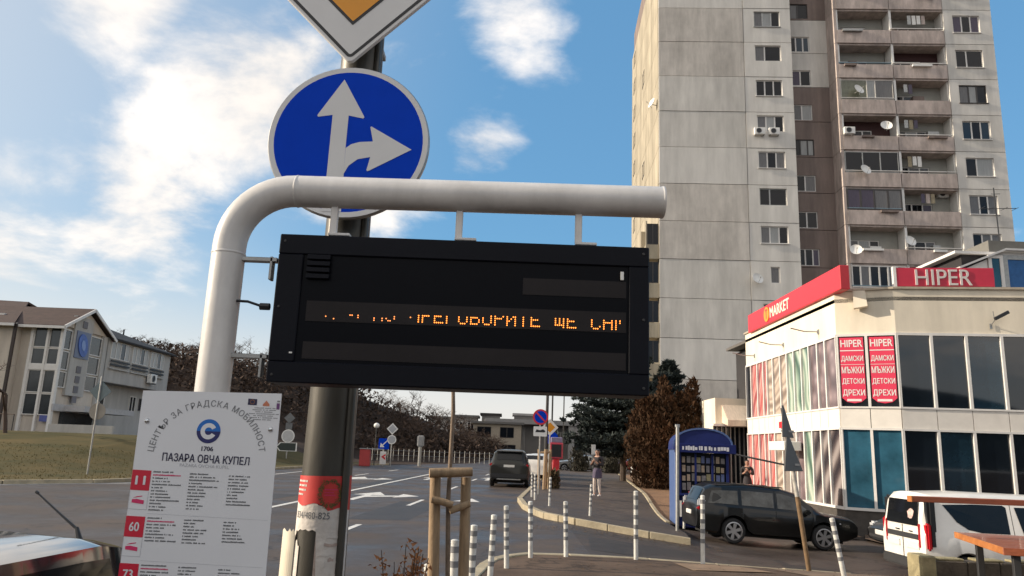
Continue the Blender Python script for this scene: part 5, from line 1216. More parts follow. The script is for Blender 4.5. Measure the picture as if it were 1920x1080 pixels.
# ================================================================ vehicles
def interp(x, P, k):
    if x <= P[0][0]: return P[0][k]
    for a, b in zip(P, P[1:]):
        if a[0] <= x <= b[0]:
            t = (x-a[0])/(b[0]-a[0]); return a[k]+(b[k]-a[k])*t
    return P[-1][k]
under_m = mat('underbody', (.01, .01, .01), .9, var=0); trim_m = mat('grey trim', (.03, .03, .032), .6)
def car(name, label, cat, loc, rz, L, W, prof, paint, glass, wheels, rw, side_w=(), front_g=None, rear_g=None, lights=(), group=None, zu=.24, rim=5, taper=.10, crown=.86, gaps=()):
    """prof: (x, shoulder z, top z, top width share); wheels (rear x, front x); windows outlined in (x, height share)"""
    t = thing(name, label, cat, loc, rz, group)
    xs_ = set(round(p[0], 3) for p in prof)
    n = int(L/.14)
    for i in range(n+1): xs_.add(round(-L/2+L*i/n, 3))
    ra = rw+.07
    for xw in wheels:
        for i in range(15): xs_.add(round(xw-ra+2*ra*i/14, 3))
    xs_ = sorted(x for x in xs_ if -L/2-1e-6 <= x <= L/2+1e-6)
    xs_ = [x for i, x in enumerate(xs_) if i == 0 or x-xs_[i-1] > .012]
    def hw(x):
        e = max(0, (abs(x)-(L/2-.55))/.55); return W/2*(1-taper*e*e)
    def sec(x):
        zs, zt, wt = interp(x, prof, 1), interp(x, prof, 2), interp(x, prof, 3); w_ = hw(x)
        e = max(0, (abs(x)-(L/2-.5))/.5); z0 = zu+.12*e*e; za = 0
        for xw in wheels:
            q = ra*ra-(x-xw)**2
            if q > 0: za = max(za, rw+math.sqrt(q)*.98)
        zl = max(z0+.05, za); zz0 = max(z0, za-.01)
        zm = max(zl+.02, z0+(zs-z0)*.55)
        return [(.80*w_, zz0), (.965*w_, zl), (w_, zm), (.985*w_, zs-.10*(zs-zm)), (.955*w_, zs), (wt*w_, zs+(zt-zs)*crown), ((wt-.10)*w_, zs+(zt-zs)*(crown+(1-crown)*.82)), (wt*.5*w_, zt+.012), (0, zt+.02)]
    mb = MB(); S = [sec(x) for x in xs_]
    K = len(S[0]); ringn = 2*K-1
    for x, s in zip(xs_, S):
        for y, z in s: mb.v.append((x, y, z))
        for y, z in reversed(s[:-1]): mb.v.append((x, -y, z))
    for i in range(len(xs_)-1):
        for j in range(ringn-1): a = i*ringn+j; mb.face([a, a+1, a+ringn+1, a+ringn])
    mb.face(list(range(ringn))); b = (len(xs_)-1)*ringn; mb.face([b+j for j in reversed(range(ringn))])
    mb.build('body', paint, t, smooth=38)
    MB().bx(-L/2+.35, L/2-.35, -W*.36, W*.36, zu-.05, zu+.45).build('underbody', under_m, t)
    def surf(x, u, sgn, offv=.008):
        s = sec(x); (y0, z0), (y1, z1) = s[4], s[5]; y = y0+(y1-y0)*u; z = z0+(z1-z0)*u; nrm = Vector((0, z1-z0, y0-y1)); nrm = nrm.normalized() if nrm.length > 1e-6 else Vector((0, 1, 0))
        return Vector((x, sgn*(y+nrm.y*offv), z+nrm.z*offv))
    for pl_, gm in side_w:
        # densify so the pane follows the body
        dn = []
        for (a, b) in zip(pl_, pl_[1:]+pl_[:1]):
            for k in range(4): dn.append((a[0]+(b[0]-a[0])*k/4, a[1]+(b[1]-a[1])*k/4))
        for sg in (1, -1):
            mb = MB(); P_ = [surf(x, u, sg) for x, u in dn]; c = sum(P_, Vector())/len(P_); nb = len(mb.v); mb.v.append(tuple(c)); mb.v += [tuple(p) for p in P_]
            for k in range(len(P_)): f_ = [nb, nb+1+k, nb+1+(k+1) % len(P_)]; mb.face(f_ if sg < 0 else f_[::-1])
            mb.build('side_window', gm, t)
    for gx in gaps:
        for sg in (1, -1):
            mb = MB(); s = sec(gx)
            for a_ in (1, 2, 3, 4, 5): mb.v += [(gx-.006, sg*(s[a_][0]+.003), s[a_][1]), (gx+.006, sg*(s[a_][0]+.003), s[a_][1])]
            for a_ in range(4): mb.face([2*a_, 2*a_+1, 2*a_+3, 2*a_+2])
            mb.build('door_gap', under_m, t)
    for nm, g in (('windscreen', front_g), ('rear_window', rear_g)):
        if not g: continue
        xa, xb, sh = g; mb = MB(); N = 7; Mx = 6
        for i in range(Mx+1):
            x = xa+(xb-xa)*i/Mx; s = sec(x); ww = s[6][0]*sh; zt = interp(x, prof, 2)
            dzdx = (interp(xb, prof, 2)-interp(xa, prof, 2))/(xb-xa); nx_ = Vector((-dzdx, 0, 1)).normalized()
            for j in range(N+1):
                u = -1+2*j/N; yy = u*ww; zz = s[8][1] + (s[7][1]-s[8][1])*min(1, abs(yy)/max(.01, s[7][0])) if abs(yy) <= s[7][0] else s[7][1]+(s[6][1]-s[7][1])*(abs(yy)-s[7][0])/max(.01, s[6][0]-s[7][0])
                p = Vector((x, yy, zz))+nx_*.012; mb.v.append(tuple(p))
        for i in range(Mx):
            for j in range(N): a = i*(N+1)+j; mb.face([a, a+1, a+N+2, a+N+1])
        mb.build(nm, glass, t)
    for xw in wheels:
        for sg in (1, -1):
            yc = sg*(W/2-.12); Tw = Matrix.Rotation(R(-90*sg), 4, 'X')
            wh = MB().lathe([(rw*.70, -.10), (rw*.9, -.10), (rw*.985, -.07), (rw, -.03), (rw, .03), (rw*.985, .07), (rw*.9, .10), (rw*.73, .10), (rw*.70, .07)], 28, Tw).build('wheel', rubber, t, (xw, yc, rw), smooth=40)
            mb = MB(); mb.lathe([(rw*.735, .07), (rw*.735, .098), (rw*.64, .104), (rw*.62, .06)], 28, Tw); mb.lathe([(0, .075), (rw*.17, .075), (rw*.17, .05)], 14, Tw)
            for k in range(rim):
                a = 2*math.pi*k/rim+.3; ca, sa = math.cos(a), math.sin(a); w1, w2 = rw*.10, rw*.15; q = []
                for rr, ww in ((rw*.14, w1), (rw*.66, w2)):
                    for s_ in (-1, 1): q.append(Tw @ Vector((rr*ca-s_*ww*sa, rr*sa+s_*ww*ca, .078)))
                mb.poly([q[0], q[2], q[3], q[1]])
            mb.build('rim', alloy, wh, smooth=30)
            mb = MB(); mb.lathe([(0, .03), (rw*.7, .03)], 20, Tw); mb.build('brake_disc', under_m, wh)
    for nm, c, s_, m in lights:
        for sg in ((1, -1) if c[1] else (0,)):
            y = c[1]*sg if c[1] else 0
            MB().bx(c[0]-s_[0]/2, c[0]+s_[0]/2, y-s_[1]/2, y+s_[1]/2, c[2]-s_[2]/2, c[2]+s_[2]/2).build(nm, m, t, bevel=min(s_)*.3, seg=2)
    return t
blackpaint = mat('black paint', (.004, .0043, .0045), .3, var=.1, coat=.38, spec=.3); whitepaint = mat('white van paint', (.74, .71, .66), .35, var=.05, coat=.4)
silver = mat('silver paint', (.30, .31, .32), .3, metal=.5, var=.06, coat=.5); darkpaint = mat('dark grey paint', (.022, .024, .026), .35, var=.08, coat=.25, spec=.25)
see = mat('car glass light', (.075, .078, .078), .08, var=.55, scale=3, spec=.35); carglass = mat('car glass', (.008, .009, .011), .06, var=.15, spec=.3)
plate_no = mat('number plate', (.62, .62, .60), .5, var=.1, scale=20)
# black estate seen side on, nose to the right (+X)
suvp = [(-2.28, .80, .86, .80), (-2.2, .93, 1.02, .80), (-2.02, .96, 1.40, .80), (-1.8, .97, 1.50, .80), (-.9, .96, 1.55, .79), (.1, .94, 1.53, .78), (.55, .93, 1.43, .77), (1.18, .93, 1.0, .80), (1.3, .90, .945, .82), (2.0, .84, .885, .80), (2.15, .78, .82, .78), (2.28, .64, .68, .78)]
SV = car('black_estate_car', 'black estate car with silver wheels parked side on behind the bollards', 'car', (6.86, 20.4, 0), 0, 4.5, 1.74, suvp, blackpaint, carglass, (-1.24, 1.285), .33,
    side_w=[([(-1.98, .12), (-1.12, .10), (-1.12, .84), (-1.85, .84)], see), ([(-1.02, .10), (-.12, .10), (-.12, .86), (-1.02, .86)], see), ([(-.02, .10), (.95, .10), (.52, .82), (.3, .88), (-.02, .88)], see)],
    front_g=(1.16, .57, .93), rear_g=(-2.19, -2.04, .92), rim=6, gaps=(-1.07, -.07, .96),
    lights=[('tail_lamp', (-2.13, .74, 1.0), (.22, .13, .22), lamp_clear), ('red_tail_lamp', (-2.145, .76, .86), (.22, .12, .09), lamp_red), ('headlamp', (2.04, .66, .70), (.34, .2, .15), lamp_clear), ('door_handle', (-.98, .845, .80), (.16, .04, .03), trim_m), ('door_handle', (.02, .845, .79), (.16, .04, .03), trim_m),
            ('door_mirror', (.78, .93, .96), (.14, .2, .13), blackpaint), ('roof_rail', (-.75, .58, 1.545), (1.9, .03, .035), trim_m), ('number_plate', (-2.27, 0, .72), (.03, .5, .11), plate_no), ('wing_lamp', (1.72, .858, .72), (.05, .02, .03), lamp_clear)])
SV.location.z = -.44; SV.scale = (.91, .91, .93); SV.rotation_euler = (0, R(2.2), R(2))
# white van, rear at the left end, side towards the camera
vanp = [(-2.19, 1.0, 1.08, .86), (-2.17, 1.06, 1.30, .86), (-2.10, 1.08, 1.66, .86), (-2.0, 1.08, 1.77, .85), (-1.2, 1.08, 1.81, .84), (.4, 1.06, 1.79, .83), (.75, 1.05, 1.70, .82), (1.3, 1.03, 1.14, .84), (1.45, .99, 1.05, .84), (1.95, .88, .93, .82), (2.12, .72, .77, .8), (2.19, .6, .63, .8)]
VN = car('white_van', 'white passenger van with dark rear quarter and red tall lamps', 'van', (10.30, 15.85, 0), R(-1), 4.38, 1.80, vanp, whitepaint, carglass, (-1.4, 1.4), .32,
    side_w=[([(-1.78, .84), (-.62, .86), (-.56, .80), (-.56, .02), (-1.1, .02), (-1.35, .10), (-1.55, .32)], carglass), ([(-.40, .82), (.45, .84), (.45, .02), (-.30, .02)], carglass), ([(.55, .05), (1.2, .05), (.75, .8), (.55, .84)], carglass)],
    front_g=(1.29, .77, .93), rear_g=None, rim=6, taper=.05, gaps=(-.48, .5),
    lights=[('tail_lamp', (-2.12, .835, .98), (.10, .14, .50), lamp_red), ('black_corner', (-2.04, .80, 1.22), (.16, .19, .92), black), ('rear_bumper', (-2.18, 0, .43), (.1, 1.7, .20), trim_m), ('number_plate', (-2.2, .38, .78), (.02, .5, .13), plate_no), ('rear_strip', (-2.2, .0, .95), (.02, 1.25, .10), trim_m), ('side_strip', (-.2, .895, .50), (3.9, .03, .14), trim_m), ('tail_glow', (-2.19, .66, .98), (.05, .05, .45), lamp_red)])
VN.location.z = gz(10, 15.8)-.04
for nm, x0, x1, z0, z1, m, xx in (('rear_door_glass', -.62, .62, 1.16, 1.64, carglass, -2.20),):
    mb = MB(); mb.prism([(x0, 0), (x1, 0), (x1*.92, z1-z0), (x0*.92, z1-z0)], (xx+.0, 0, z0), (0, -1, 0), (.14, 0, 1), .016); mb.build(nm, m, VN)
mb = MB(); mb.bx(-2.20, -2.17, -.008, .008, .5, 1.14); mb.build('door_gap', black, VN)
mb = MB(); mb.prism([(.36+.13*math.cos(a)*(1.1 if i % 2 else .8), ((.24+.10*math.sin(a)))) for i, a in enumerate([6.283*k/11 for k in range(11)])], (-2.222, 0, 1.14), (0, -1, 0), (.14, 0, 1), .004); mb.build('sticker', mat('pinkish sticker', (.62, .42, .38), .6, var=.4, scale=14), VN)
MB().bx(-2.215, -2.19, .12, .26, 1.03, 1.05).bx(-2.215, -2.19, -.4, -.28, 1.03, 1.05).build('door_handle', black, VN)
# dark car behind the van
hatch = [(-2.0, .80, .86, .8), (-1.9, .95, 1.15, .8), (-1.6, .96, 1.40, .78), (-.5, .95, 1.47, .77), (.3, .93, 1.42, .76), (1.05, .92, .98, .8), (1.6, .82, .86, .8), (1.9, .70, .73, .78), (2.0, .58, .61, .76)]
hw_ = lambda m: [([(-1.5, .1), (-.75, .1), (-.75, .85), (-1.35, .8)], m), ([(-.65, .1), (.1, .1), (.1, .86), (-.65, .86)], m), ([(.18, .1), (.9, .1), (.35, .84), (.18, .86)], m)]
HC = car('dark_hatchback', 'dark grey car nose showing behind white van', 'car', (11.15, 18.9, 0), R(176), 4.0, 1.7, hatch, darkpaint, carglass, (-1.25, 1.25), .3, hw_(carglass), (1.03, .33, .92), (-1.88, -1.62, .9), lights=[('headlamp', (1.80, .62, .70), (.3, .26, .14), lamp_clear), ('bumper_strip', (1.98, 0, .45), (.06, 1.3, .1), trim_m), ('number_plate', (2.0, 0, .55), (.03, .5, .11), plate_no)])
HC.location.z = gz(9, 18.9)
# SUV ahead on the road, seen from behind
x3 = [(-2.28, .95, 1.02, .82), (-2.2, 1.02, 1.15, .82), (-1.95, 1.05, 1.58, .76), (-1.75, 1.05, 1.64, .76), (-.6, 1.04, 1.68, .75), (.4, 1.02, 1.62, .74), (1.05, 1.0, 1.1, .80), (1.9, .92, .95, .8), (2.2, .78, .81, .78), (2.28, .6, .62, .78)]
greyp = mat('dark olive grey paint', (.020, .020, .018), .35, var=.06, coat=.2, spec=.25)
BM = car('grey_suv', 'dark grey off-road car seen from behind at the kerb', 'car', (.29, 37.6, 0), R(90)-.05, 4.56, 1.85, x3, greyp, carglass, (-1.4, 1.4), .36, hw_(carglass), (1.03, .42, .92), (-2.17, -1.97, .92), rim=5,
    lights=[('tail_lamp', (-2.16, .70, .99), (.16, .40, .15), lamp_red), ('reversing_lamp', (-2.20, .62, 1.05), (.1, .2, .05), lamp_clear), ('number_plate', (-2.27, 0, .95), (.04, .52, .13), plate_no), ('rear_bumper', (-2.26, 0, .50), (.14, 1.68, .22), black), ('sill_strip', (-2.3, 0, .36), (.06, 1.1, .05), metal_g), ('spoiler', (-1.96, 0, 1.63), (.28, 1.25, .06), silver), ('roof_fin', (-1.6, 0, 1.72), (.16, .04, .08), greyp), ('window_sticker', (-2.12, .46, 1.22), (.03, .12, .12), white)])
for i, (x, y, lab, pm) in enumerate(((1.78, 45.5, 'white hatchback parked in line ahead of grey off-road car', whitepaint), (2.35, 52.5, 'farther white car showing over the roof of the first', silver))):
    c = car('white_hatchback', lab, 'car', (x, y, 0), R(90)-.1, 4.0, 1.72, hatch, whitepaint, carglass, (-1.25, 1.25), .3, hw_(carglass), (1.03, .33, .92), (-1.88, -1.62, .9), lights=[('tail_lamp', (-1.85, .68, .92), (.2, .16, .2), lamp_red), ('door_mirror', (.7, .9, .95), (.12, .18, .12), pm)], group='white cars parked along the kerb')
sedan = [(-2.2, .82, .86, .8), (-2.1, .90, .95, .8), (-1.55, .92, 1.0, .8), (-.95, .93, 1.36, .76), (-.3, .93, 1.43, .75), (.35, .92, 1.38, .75), (1.05, .90, .96, .8), (1.9, .80, .83, .8), (2.2, .6, .63, .78)]
car('silver_saloon', 'silver saloon car crossing at the end of the pavement', 'car', (6.35, 66, .02), R(180), 4.4, 1.75, sedan, silver, carglass, (-1.35, 1.35), .31, hw_(carglass), (1.03, .38, .92), (-1.5, -.98, .9), lights=[('headlamp', (2.02, .62, .66), (.3, .3, .13), lamp_clear), ('tail_lamp', (-2.1, .64, .8), (.2, .3, .14), lamp_red)])
car('red_hatchback', 'small red car half hidden under trees at the far end', 'car', (12.4, 73, .02), R(180), 4.0, 1.7, hatch, mat('dark red paint', (.17, .02, .02), .3, coat=.5), carglass, (-1.25, 1.25), .3, hw_(carglass), (1.03, .33, .92), (-1.88, -1.62, .9))
# near car at the left edge: only roof and side glass show
nearp = [(-2.15, .74, .80, .8), (-2.05, .82, 1.0, .80), (-1.86, .83, 1.235, .82), (-1.6, .83, 1.275, .83), (-.7, .82, 1.30, .83), (.15, .81, 1.255, .82), (.9, .80, .88, .80), (1.7, .80, .84, .8), (2.05, .68, .71, .78), (2.15, .56, .6, .76)]
near_g = mat('near car glass', (.003, .005, .007), .08, var=.1, spec=.10)
NC = car('dark_car', 'dark car roof with whip aerial at the lower picture corner', 'car', (-2.39, 1.69, 0), R(-90), 4.3, 1.74, nearp, mat('navy paint', (.012, .016, .022), .10, var=.1, coat=1.0), near_g, (-1.3, 1.35), .31, [([(-1.72, .06), (-.85, .06), (-.85, .90), (-1.66, .88)], near_g), ([(-.79, .06), (.1, .06), (.1, .90), (-.79, .90)], near_g), ([(.16, .06), (.8, .06), (.3, .88), (.16, .90)], near_g)], (.88, .18, .92), (-2.04, -1.88, .92), crown=.93,
    lights=[('tail_lamp', (-2.02, .7, .85), (.16, .2, .2), lamp_red)])
mb = MB(); mb.tube([(-1.80, .53, 1.225), (-1.81, .50, 1.29)], [.016, .008], 8); mb.tube([(-1.81, .50, 1.285), (-1.82, .41, 1.345), (-1.83, .29, 1.43)], [.006, .0045, .0035], 6); mb.tube([(-1.83, .295, 1.427), (-1.83, .283, 1.435)], .0065, 6)
mb.build('aerial', black, NC)
lv = MB(); rl2 = random.Random(8)
for i in range(36):
    x = rl2.uniform(-1.75, -.4); y = rl2.uniform(-.52, .2); z = interp(x, nearp, 2)+.02-.008*abs(y)*2; s = rl2.uniform(.004, .012); a = rl2.uniform(0, 6.28)
    lv.poly([(x+s*math.cos(a+b)*r_, y+s*math.sin(a+b)*r_, z+.001) for b, r_ in ((0, 1), (1.57, .4), (3.14, 1), (4.71, .4))])
lv.build('fallen_leaves', bark, NC)['kind'] = 'stuff'

# ================================================================ small signs and poles
def pole_sign(name, label, x, y, h, r_, plates, m=metal_g, group=None, z=None):
    t = thing(name, label, 'road sign', (x, y, gz(x, y) if z is None else z), 0, group)
    MB().tube([(0, 0, -.1), (0, 0, h)], r_, 8).build('pole', m, t, smooth=40)
    for nm, outline, zc, fm, rim_m, k in plates:
        mb = MB(); mb.prism(outline, (0, -r_-.005, zc), XF, ZF, .02); p = mb.build(nm, rim_m or fm, t)
        if rim_m:
            mb = MB(); mb.poly([(px*k, -r_-.028, zc+pz*k) for px, pz in outline]); mb.build('face', fm, p)
    return t
D4 = lambda s: [(0, -s), (s, 0), (0, s), (-s, 0)]
NP = pole_sign('no_parking_sign', 'round blue and red no parking sign above a tow truck plate', 1.25, 28.5, 2.75, .03, [('disc', circle(.29, 28), 2.82, blue_m, red_m, .78), ('tow_plate', rrect(.5, .36, .03), 2.29, white, None, 1)], z=.1)
mb = MB(); mb.prism([(-.2, .16), (-.16, .2), (.2, -.16), (.16, -.2)], (0, -.066, 2.82), XF, ZF, .004); mb.build('diagonal_bar', red_m, NP)
mb = MB(); mb.prism([(-.18, -.05), (.16, -.05), (.2, .0), (.1, .06), (.0, .02), (-.14, .05)], (0, -.058, 2.31), XF, ZF, .004); mb.build('tow_symbol', black, NP)
t = thing('street_lamp', 'dark slim lamp post just beyond the no parking sign', 'lamp post', (1.86, 36, .1)); MB().tube([(0, 0, -.1), (.05, 0, 8)], [.085, .06], 10).build('pole', dark_metal, t); MB().tube([(.05, 0, 8), (-.6, -.1, 8.5), (-1.3, -.2, 8.6)], .04, 6).build('arm', dark_metal, t); MB().bx(-1.9, -1.2, -.3, -.1, 8.55, 8.7).build('lamp_head', metal_g, t)
for i, (x, y, lab) in enumerate(((2.72, 46, 'thin grey pole with small curved top, nearer of the pair'), (4.9, 66, 'thin grey pole farther along the street, before the pale portal'))):
    t = thing('thin_pole', lab, 'pole', (x, y, .1), 0, 'thin grey poles'); h = 5.1 if i == 0 else 6.5
    MB().tube([(0, 0, -.1), (0, 0, h)], .05, 8).build('shaft', dark_metal, t); MB().tube([(0, 0, h), (.25*(1-2*i), 0, h+.12), (.6*(1-2*i), 0, h+.12)], .035, 6).build('arm', dark_metal, t)
pole_sign('priority_sign', 'small yellow diamond sign with white border behind the lamp post', 2.18, 38.5, 3.0, .04, [('plate', D4(.42), 2.75, amber_m, white, .62)], z=.1)
pole_sign('blue_round_sign', 'small round blue sign under the yellow diamond', 2.36, 40, 2.5, .04, [('disc', circle(.34, 20), 2.25, blue_m, None, 1)], z=.1)
PM2 = thing('parking_machine', 'red framed parking machine on a red pedestal beside path', 'machine', (2.62, 40, .1))
MB().bx(-.17, .17, -.15, .15, 0, 1.2).build('pedestal', red_m, PM2, bevel=.02); MB().bx(-.34, .34, -.2, .2, 1.2, 2.02).build('cabinet', mat('machine red', (.5, .05, .08), .4), PM2, bevel=.03); MB().bx(-.25, .25, -.215, -.201, 1.3, 1.93).build('screen', black, PM2); MB().bx(-.3, .3, -.15, .15, 2.02, 2.3).build('top_sign', mat('violet grey', (.25, .22, .33), .5), PM2, bevel=.03)
t = thing('striped_post', 'short post with black and white bands at the edge of the path', 'post', (10.95, 66, .1))
for i in range(6): MB().tube([(0, 0, i*.17), (0, 0, i*.17+.168)], .22, 12).build('band', (white, black)[i % 2], t)
pole_sign('direction_plate', 'white notice plate on a post behind walking person', 4.55, 40, 1.9, .03, [('plate', rrect(.22, .5, .02), 1.75, white, None, 1)], z=.1)
# across the road
pole_sign('traffic_sign', 'far post with grey diamond sign over a white round sign', -9.15, 61.5, 3.1, .05, [('diamond', D4(.46), 2.95, mat('pale grey sign', (.42, .43, .45), .5), white, .75), ('disc', circle(.36, 18), 2.1, mat('pale grey sign', (.42, .43, .45), .5), white, .8)])
KS = pole_sign('keep_left_sign', 'far square blue sign with white arrow above a chevron board', -9.8, 61.8, 2.0, .05, [('plate', rrect(.85, .85, .05), 1.75, blue_m, None, 1), ('chevron_board', rrect(.5, 1.0, .03), .65, white, None, 1)])
mb = MB(); mb.prism([(.22, .28), (.28, .22), (-.06, -.12), (.06, -.26), (-.3, -.28), (-.26, .08), (-.12, -.06)], (0, -.08, 1.75), XF, ZF, .004); mb.build('arrow', white, KS)
mb = MB(); mb.prism([(.2, .3), (-.15, .05), (.2, -.2), (.2, .0), (.05, .06), (.2, .14)], (0, -.08, .68), XF, ZF, .004); mb.build('chevron', red_m, KS)
pole_sign('junction_sign', 'far sign group of diamond, plate, round sign and arrow board', -16.6, 58.5, 3.4, .05, [('diamond', D4(.42), 3.1, grey_back, None, 1), ('small_plate', rrect(.5, .5, .04), 2.5, grey_back, None, 1), ('disc', circle(.5, 20), 1.75, mat('pale sign', (.5, .5, .5), .5), white, .85), ('arrow_board', [(-.85, 0), (-.55, .32), (.75, .32), (.75, -.32), (-.55, -.32)], .95, mat('arrow board dark', (.03, .04, .035), .5), white, .88)])
t = thing('red_cabinet', 'small red box cabinet on the verge across the road', 'cabinet', (-11.0, 60.5, gz(-11, 60.5))); MB().bx(-.4, .4, -.3, .3, 0, 1.3).build('body', mat('faded red', (.38, .04, .04), .5), t, bevel=.03); MB().bx(-.44, 1.4, -.34, .34, 1.3, 1.36).build('lid', metal_g, t)
t = thing('traffic_post', 'short grey signal post on the verge before scrub hill', 'post', (-7.4, 66.5, gz(-7.4, 66.5))); MB().tube([(0, 0, 0), (0, 0, 2.2)], .14, 10).build('shaft', metal_g, t); MB().bx(-.3, .3, -.2, .2, 1.6, 2.6).build('head', mat('grey head', (.30, .30, .30), .6), t, bevel=.1, seg=3)
t = thing('globe_lamp', 'round white globe lamp against the brown hill', 'lamp', (-10.7, 63, gz(-10.7, 63))); MB().tube([(0, 0, 0), (0, 0, 3.0)], .04, 6).build('pole', dark_metal, t); MB().lathe([(0, -.22)]+[(.24*math.cos(R(a)), .22*math.sin(R(a))) for a in range(-75, 90, 15)]+[(0, .22)], 14, Matrix.Translation((0, 0, 3.2))).build('globe', white, t, smooth=60)
# sign seen from behind on the grass
BS = pole_sign('back_of_sign', 'thin post with diamond and round signs seen from behind on the grass', -16.48, 30.7, 3.95, .035, [('diamond', D4(.44), 3.35, mat('bluish sign back', (.17, .21, .22), .5, metal=.2), None, 1), ('disc', circle(.33, 24), 2.55, mat('warm sign back', (.30, .27, .23), .55), None, 1)])
for c in BS.children:
    if 'pole' not in c.name: c.location.y = .11
t = None

# low fence of posts at the hill foot
FE = thing('hill_fence', 'low row of thin grey posts and wires along the foot of the hill', 'fence', (-15, 83.5, 0))
for i in range(26): MB().tube([(i*.55, i*.12, 0), (i*.55, i*.12, 1.3)], .035, 5).build('post', metal_g, FE)
MB().tube([(0, 0, 1.1), (13.75, 3.0, 1.1)], .012, 4).tube([(0, 0, .6), (13.75, 3.0, .6)], .012, 4).build('wire', metal_g, FE)

# ================================================================ people
def skin(name, J, E, m, parent, sub=2):
    """one continuous surface grown round a skeleton; J: name -> (x, y, z, rx, ry)"""
    ks = list(J); me = bpy.data.meshes.new(name); me.from_pydata([J[k][:3] for k in ks], [(ks.index(a), ks.index(b)) for a, b in E], [])
    o = bpy.data.objects.new(name, me); COL.objects.link(o)
    md = o.modifiers.new('s', 'SKIN'); md.use_smooth_shade = True
    for i, k in enumerate(ks): sv = me.skin_vertices[0].data[i]; sv.radius = (J[k][3], J[k][4] if len(J[k]) > 4 else J[k][3]); sv.use_root = (i == 0)
    o.modifiers.new('u', 'SUBSURF').levels = sub
    dg = bpy.context.evaluated_depsgraph_get(); m2 = bpy.data.meshes.new_from_object(o.evaluated_get(dg)); bpy.data.objects.remove(o); bpy.data.meshes.remove(me)
    m2.polygons.foreach_set('use_smooth', [True]*len(m2.polygons)); m2.materials.clear()
    return link(name, m2, m, parent)
skin_m = mat('skin', (.42, .24, .17), .55, var=.06, scale=20); pale_leg = mat('pale tights', (.55, .48, .44), .7, var=.05); jacket = mat('dark jacket', (.022, .018, .022), .8, var=.3, scale=12); shorts_m = mat('violet grey skirt', (.075, .06, .10), .85, var=.25, scale=10); hair_m = mat('dark hair', (.012, .009, .008), .6, var=.3, scale=30); shoe_m = mat('white shoes', (.72, .70, .68), .6, var=.05); fabric_o = mat('tan sleeve', (.22, .12, .08), .8, var=.2)
def hand(parent, o, d, up, m, s=1):
    o = Vector(o); d = Vector(d).normalized(); up = Vector(up); sd_ = d.cross(up).normalized(); up = sd_.cross(d).normalized()
    J = {'w': (*o, .024*s, .018*s), 'p': (*(o+d*.045*s), .030*s, .018*s), 'k': (*(o+d*.085*s), .033*s, .016*s)}; E = [('w', 'p'), ('p', 'k')]
    for i, (f, L) in enumerate(((-.026, .062), (-.009, .075), (.009, .072), (.026, .056))):
        b = o+d*.085*s+sd_*f*s; m1 = b+d*L*.55*s-up*.012*s; e = m1+d*L*.3*s-up*.035*s
        for k, p in (('a', b+d*.008*s), ('b', m1), ('c', e)): J[f'{k}{i}'] = (*p, .0085*s)
        E += [('k', f'a{i}'), (f'a{i}', f'b{i}'), (f'b{i}', f'c{i}')]
    t1 = o+d*.035*s-sd_*.036*s; t2 = t1+d*.04*s-sd_*.015*s-up*.02*s; J['t1'] = (*t1, .011*s); J['t2'] = (*t2, .009*s); E += [('p', 't1'), ('t1', 't2')]
    skin('hand', J, E, m, parent, 1)
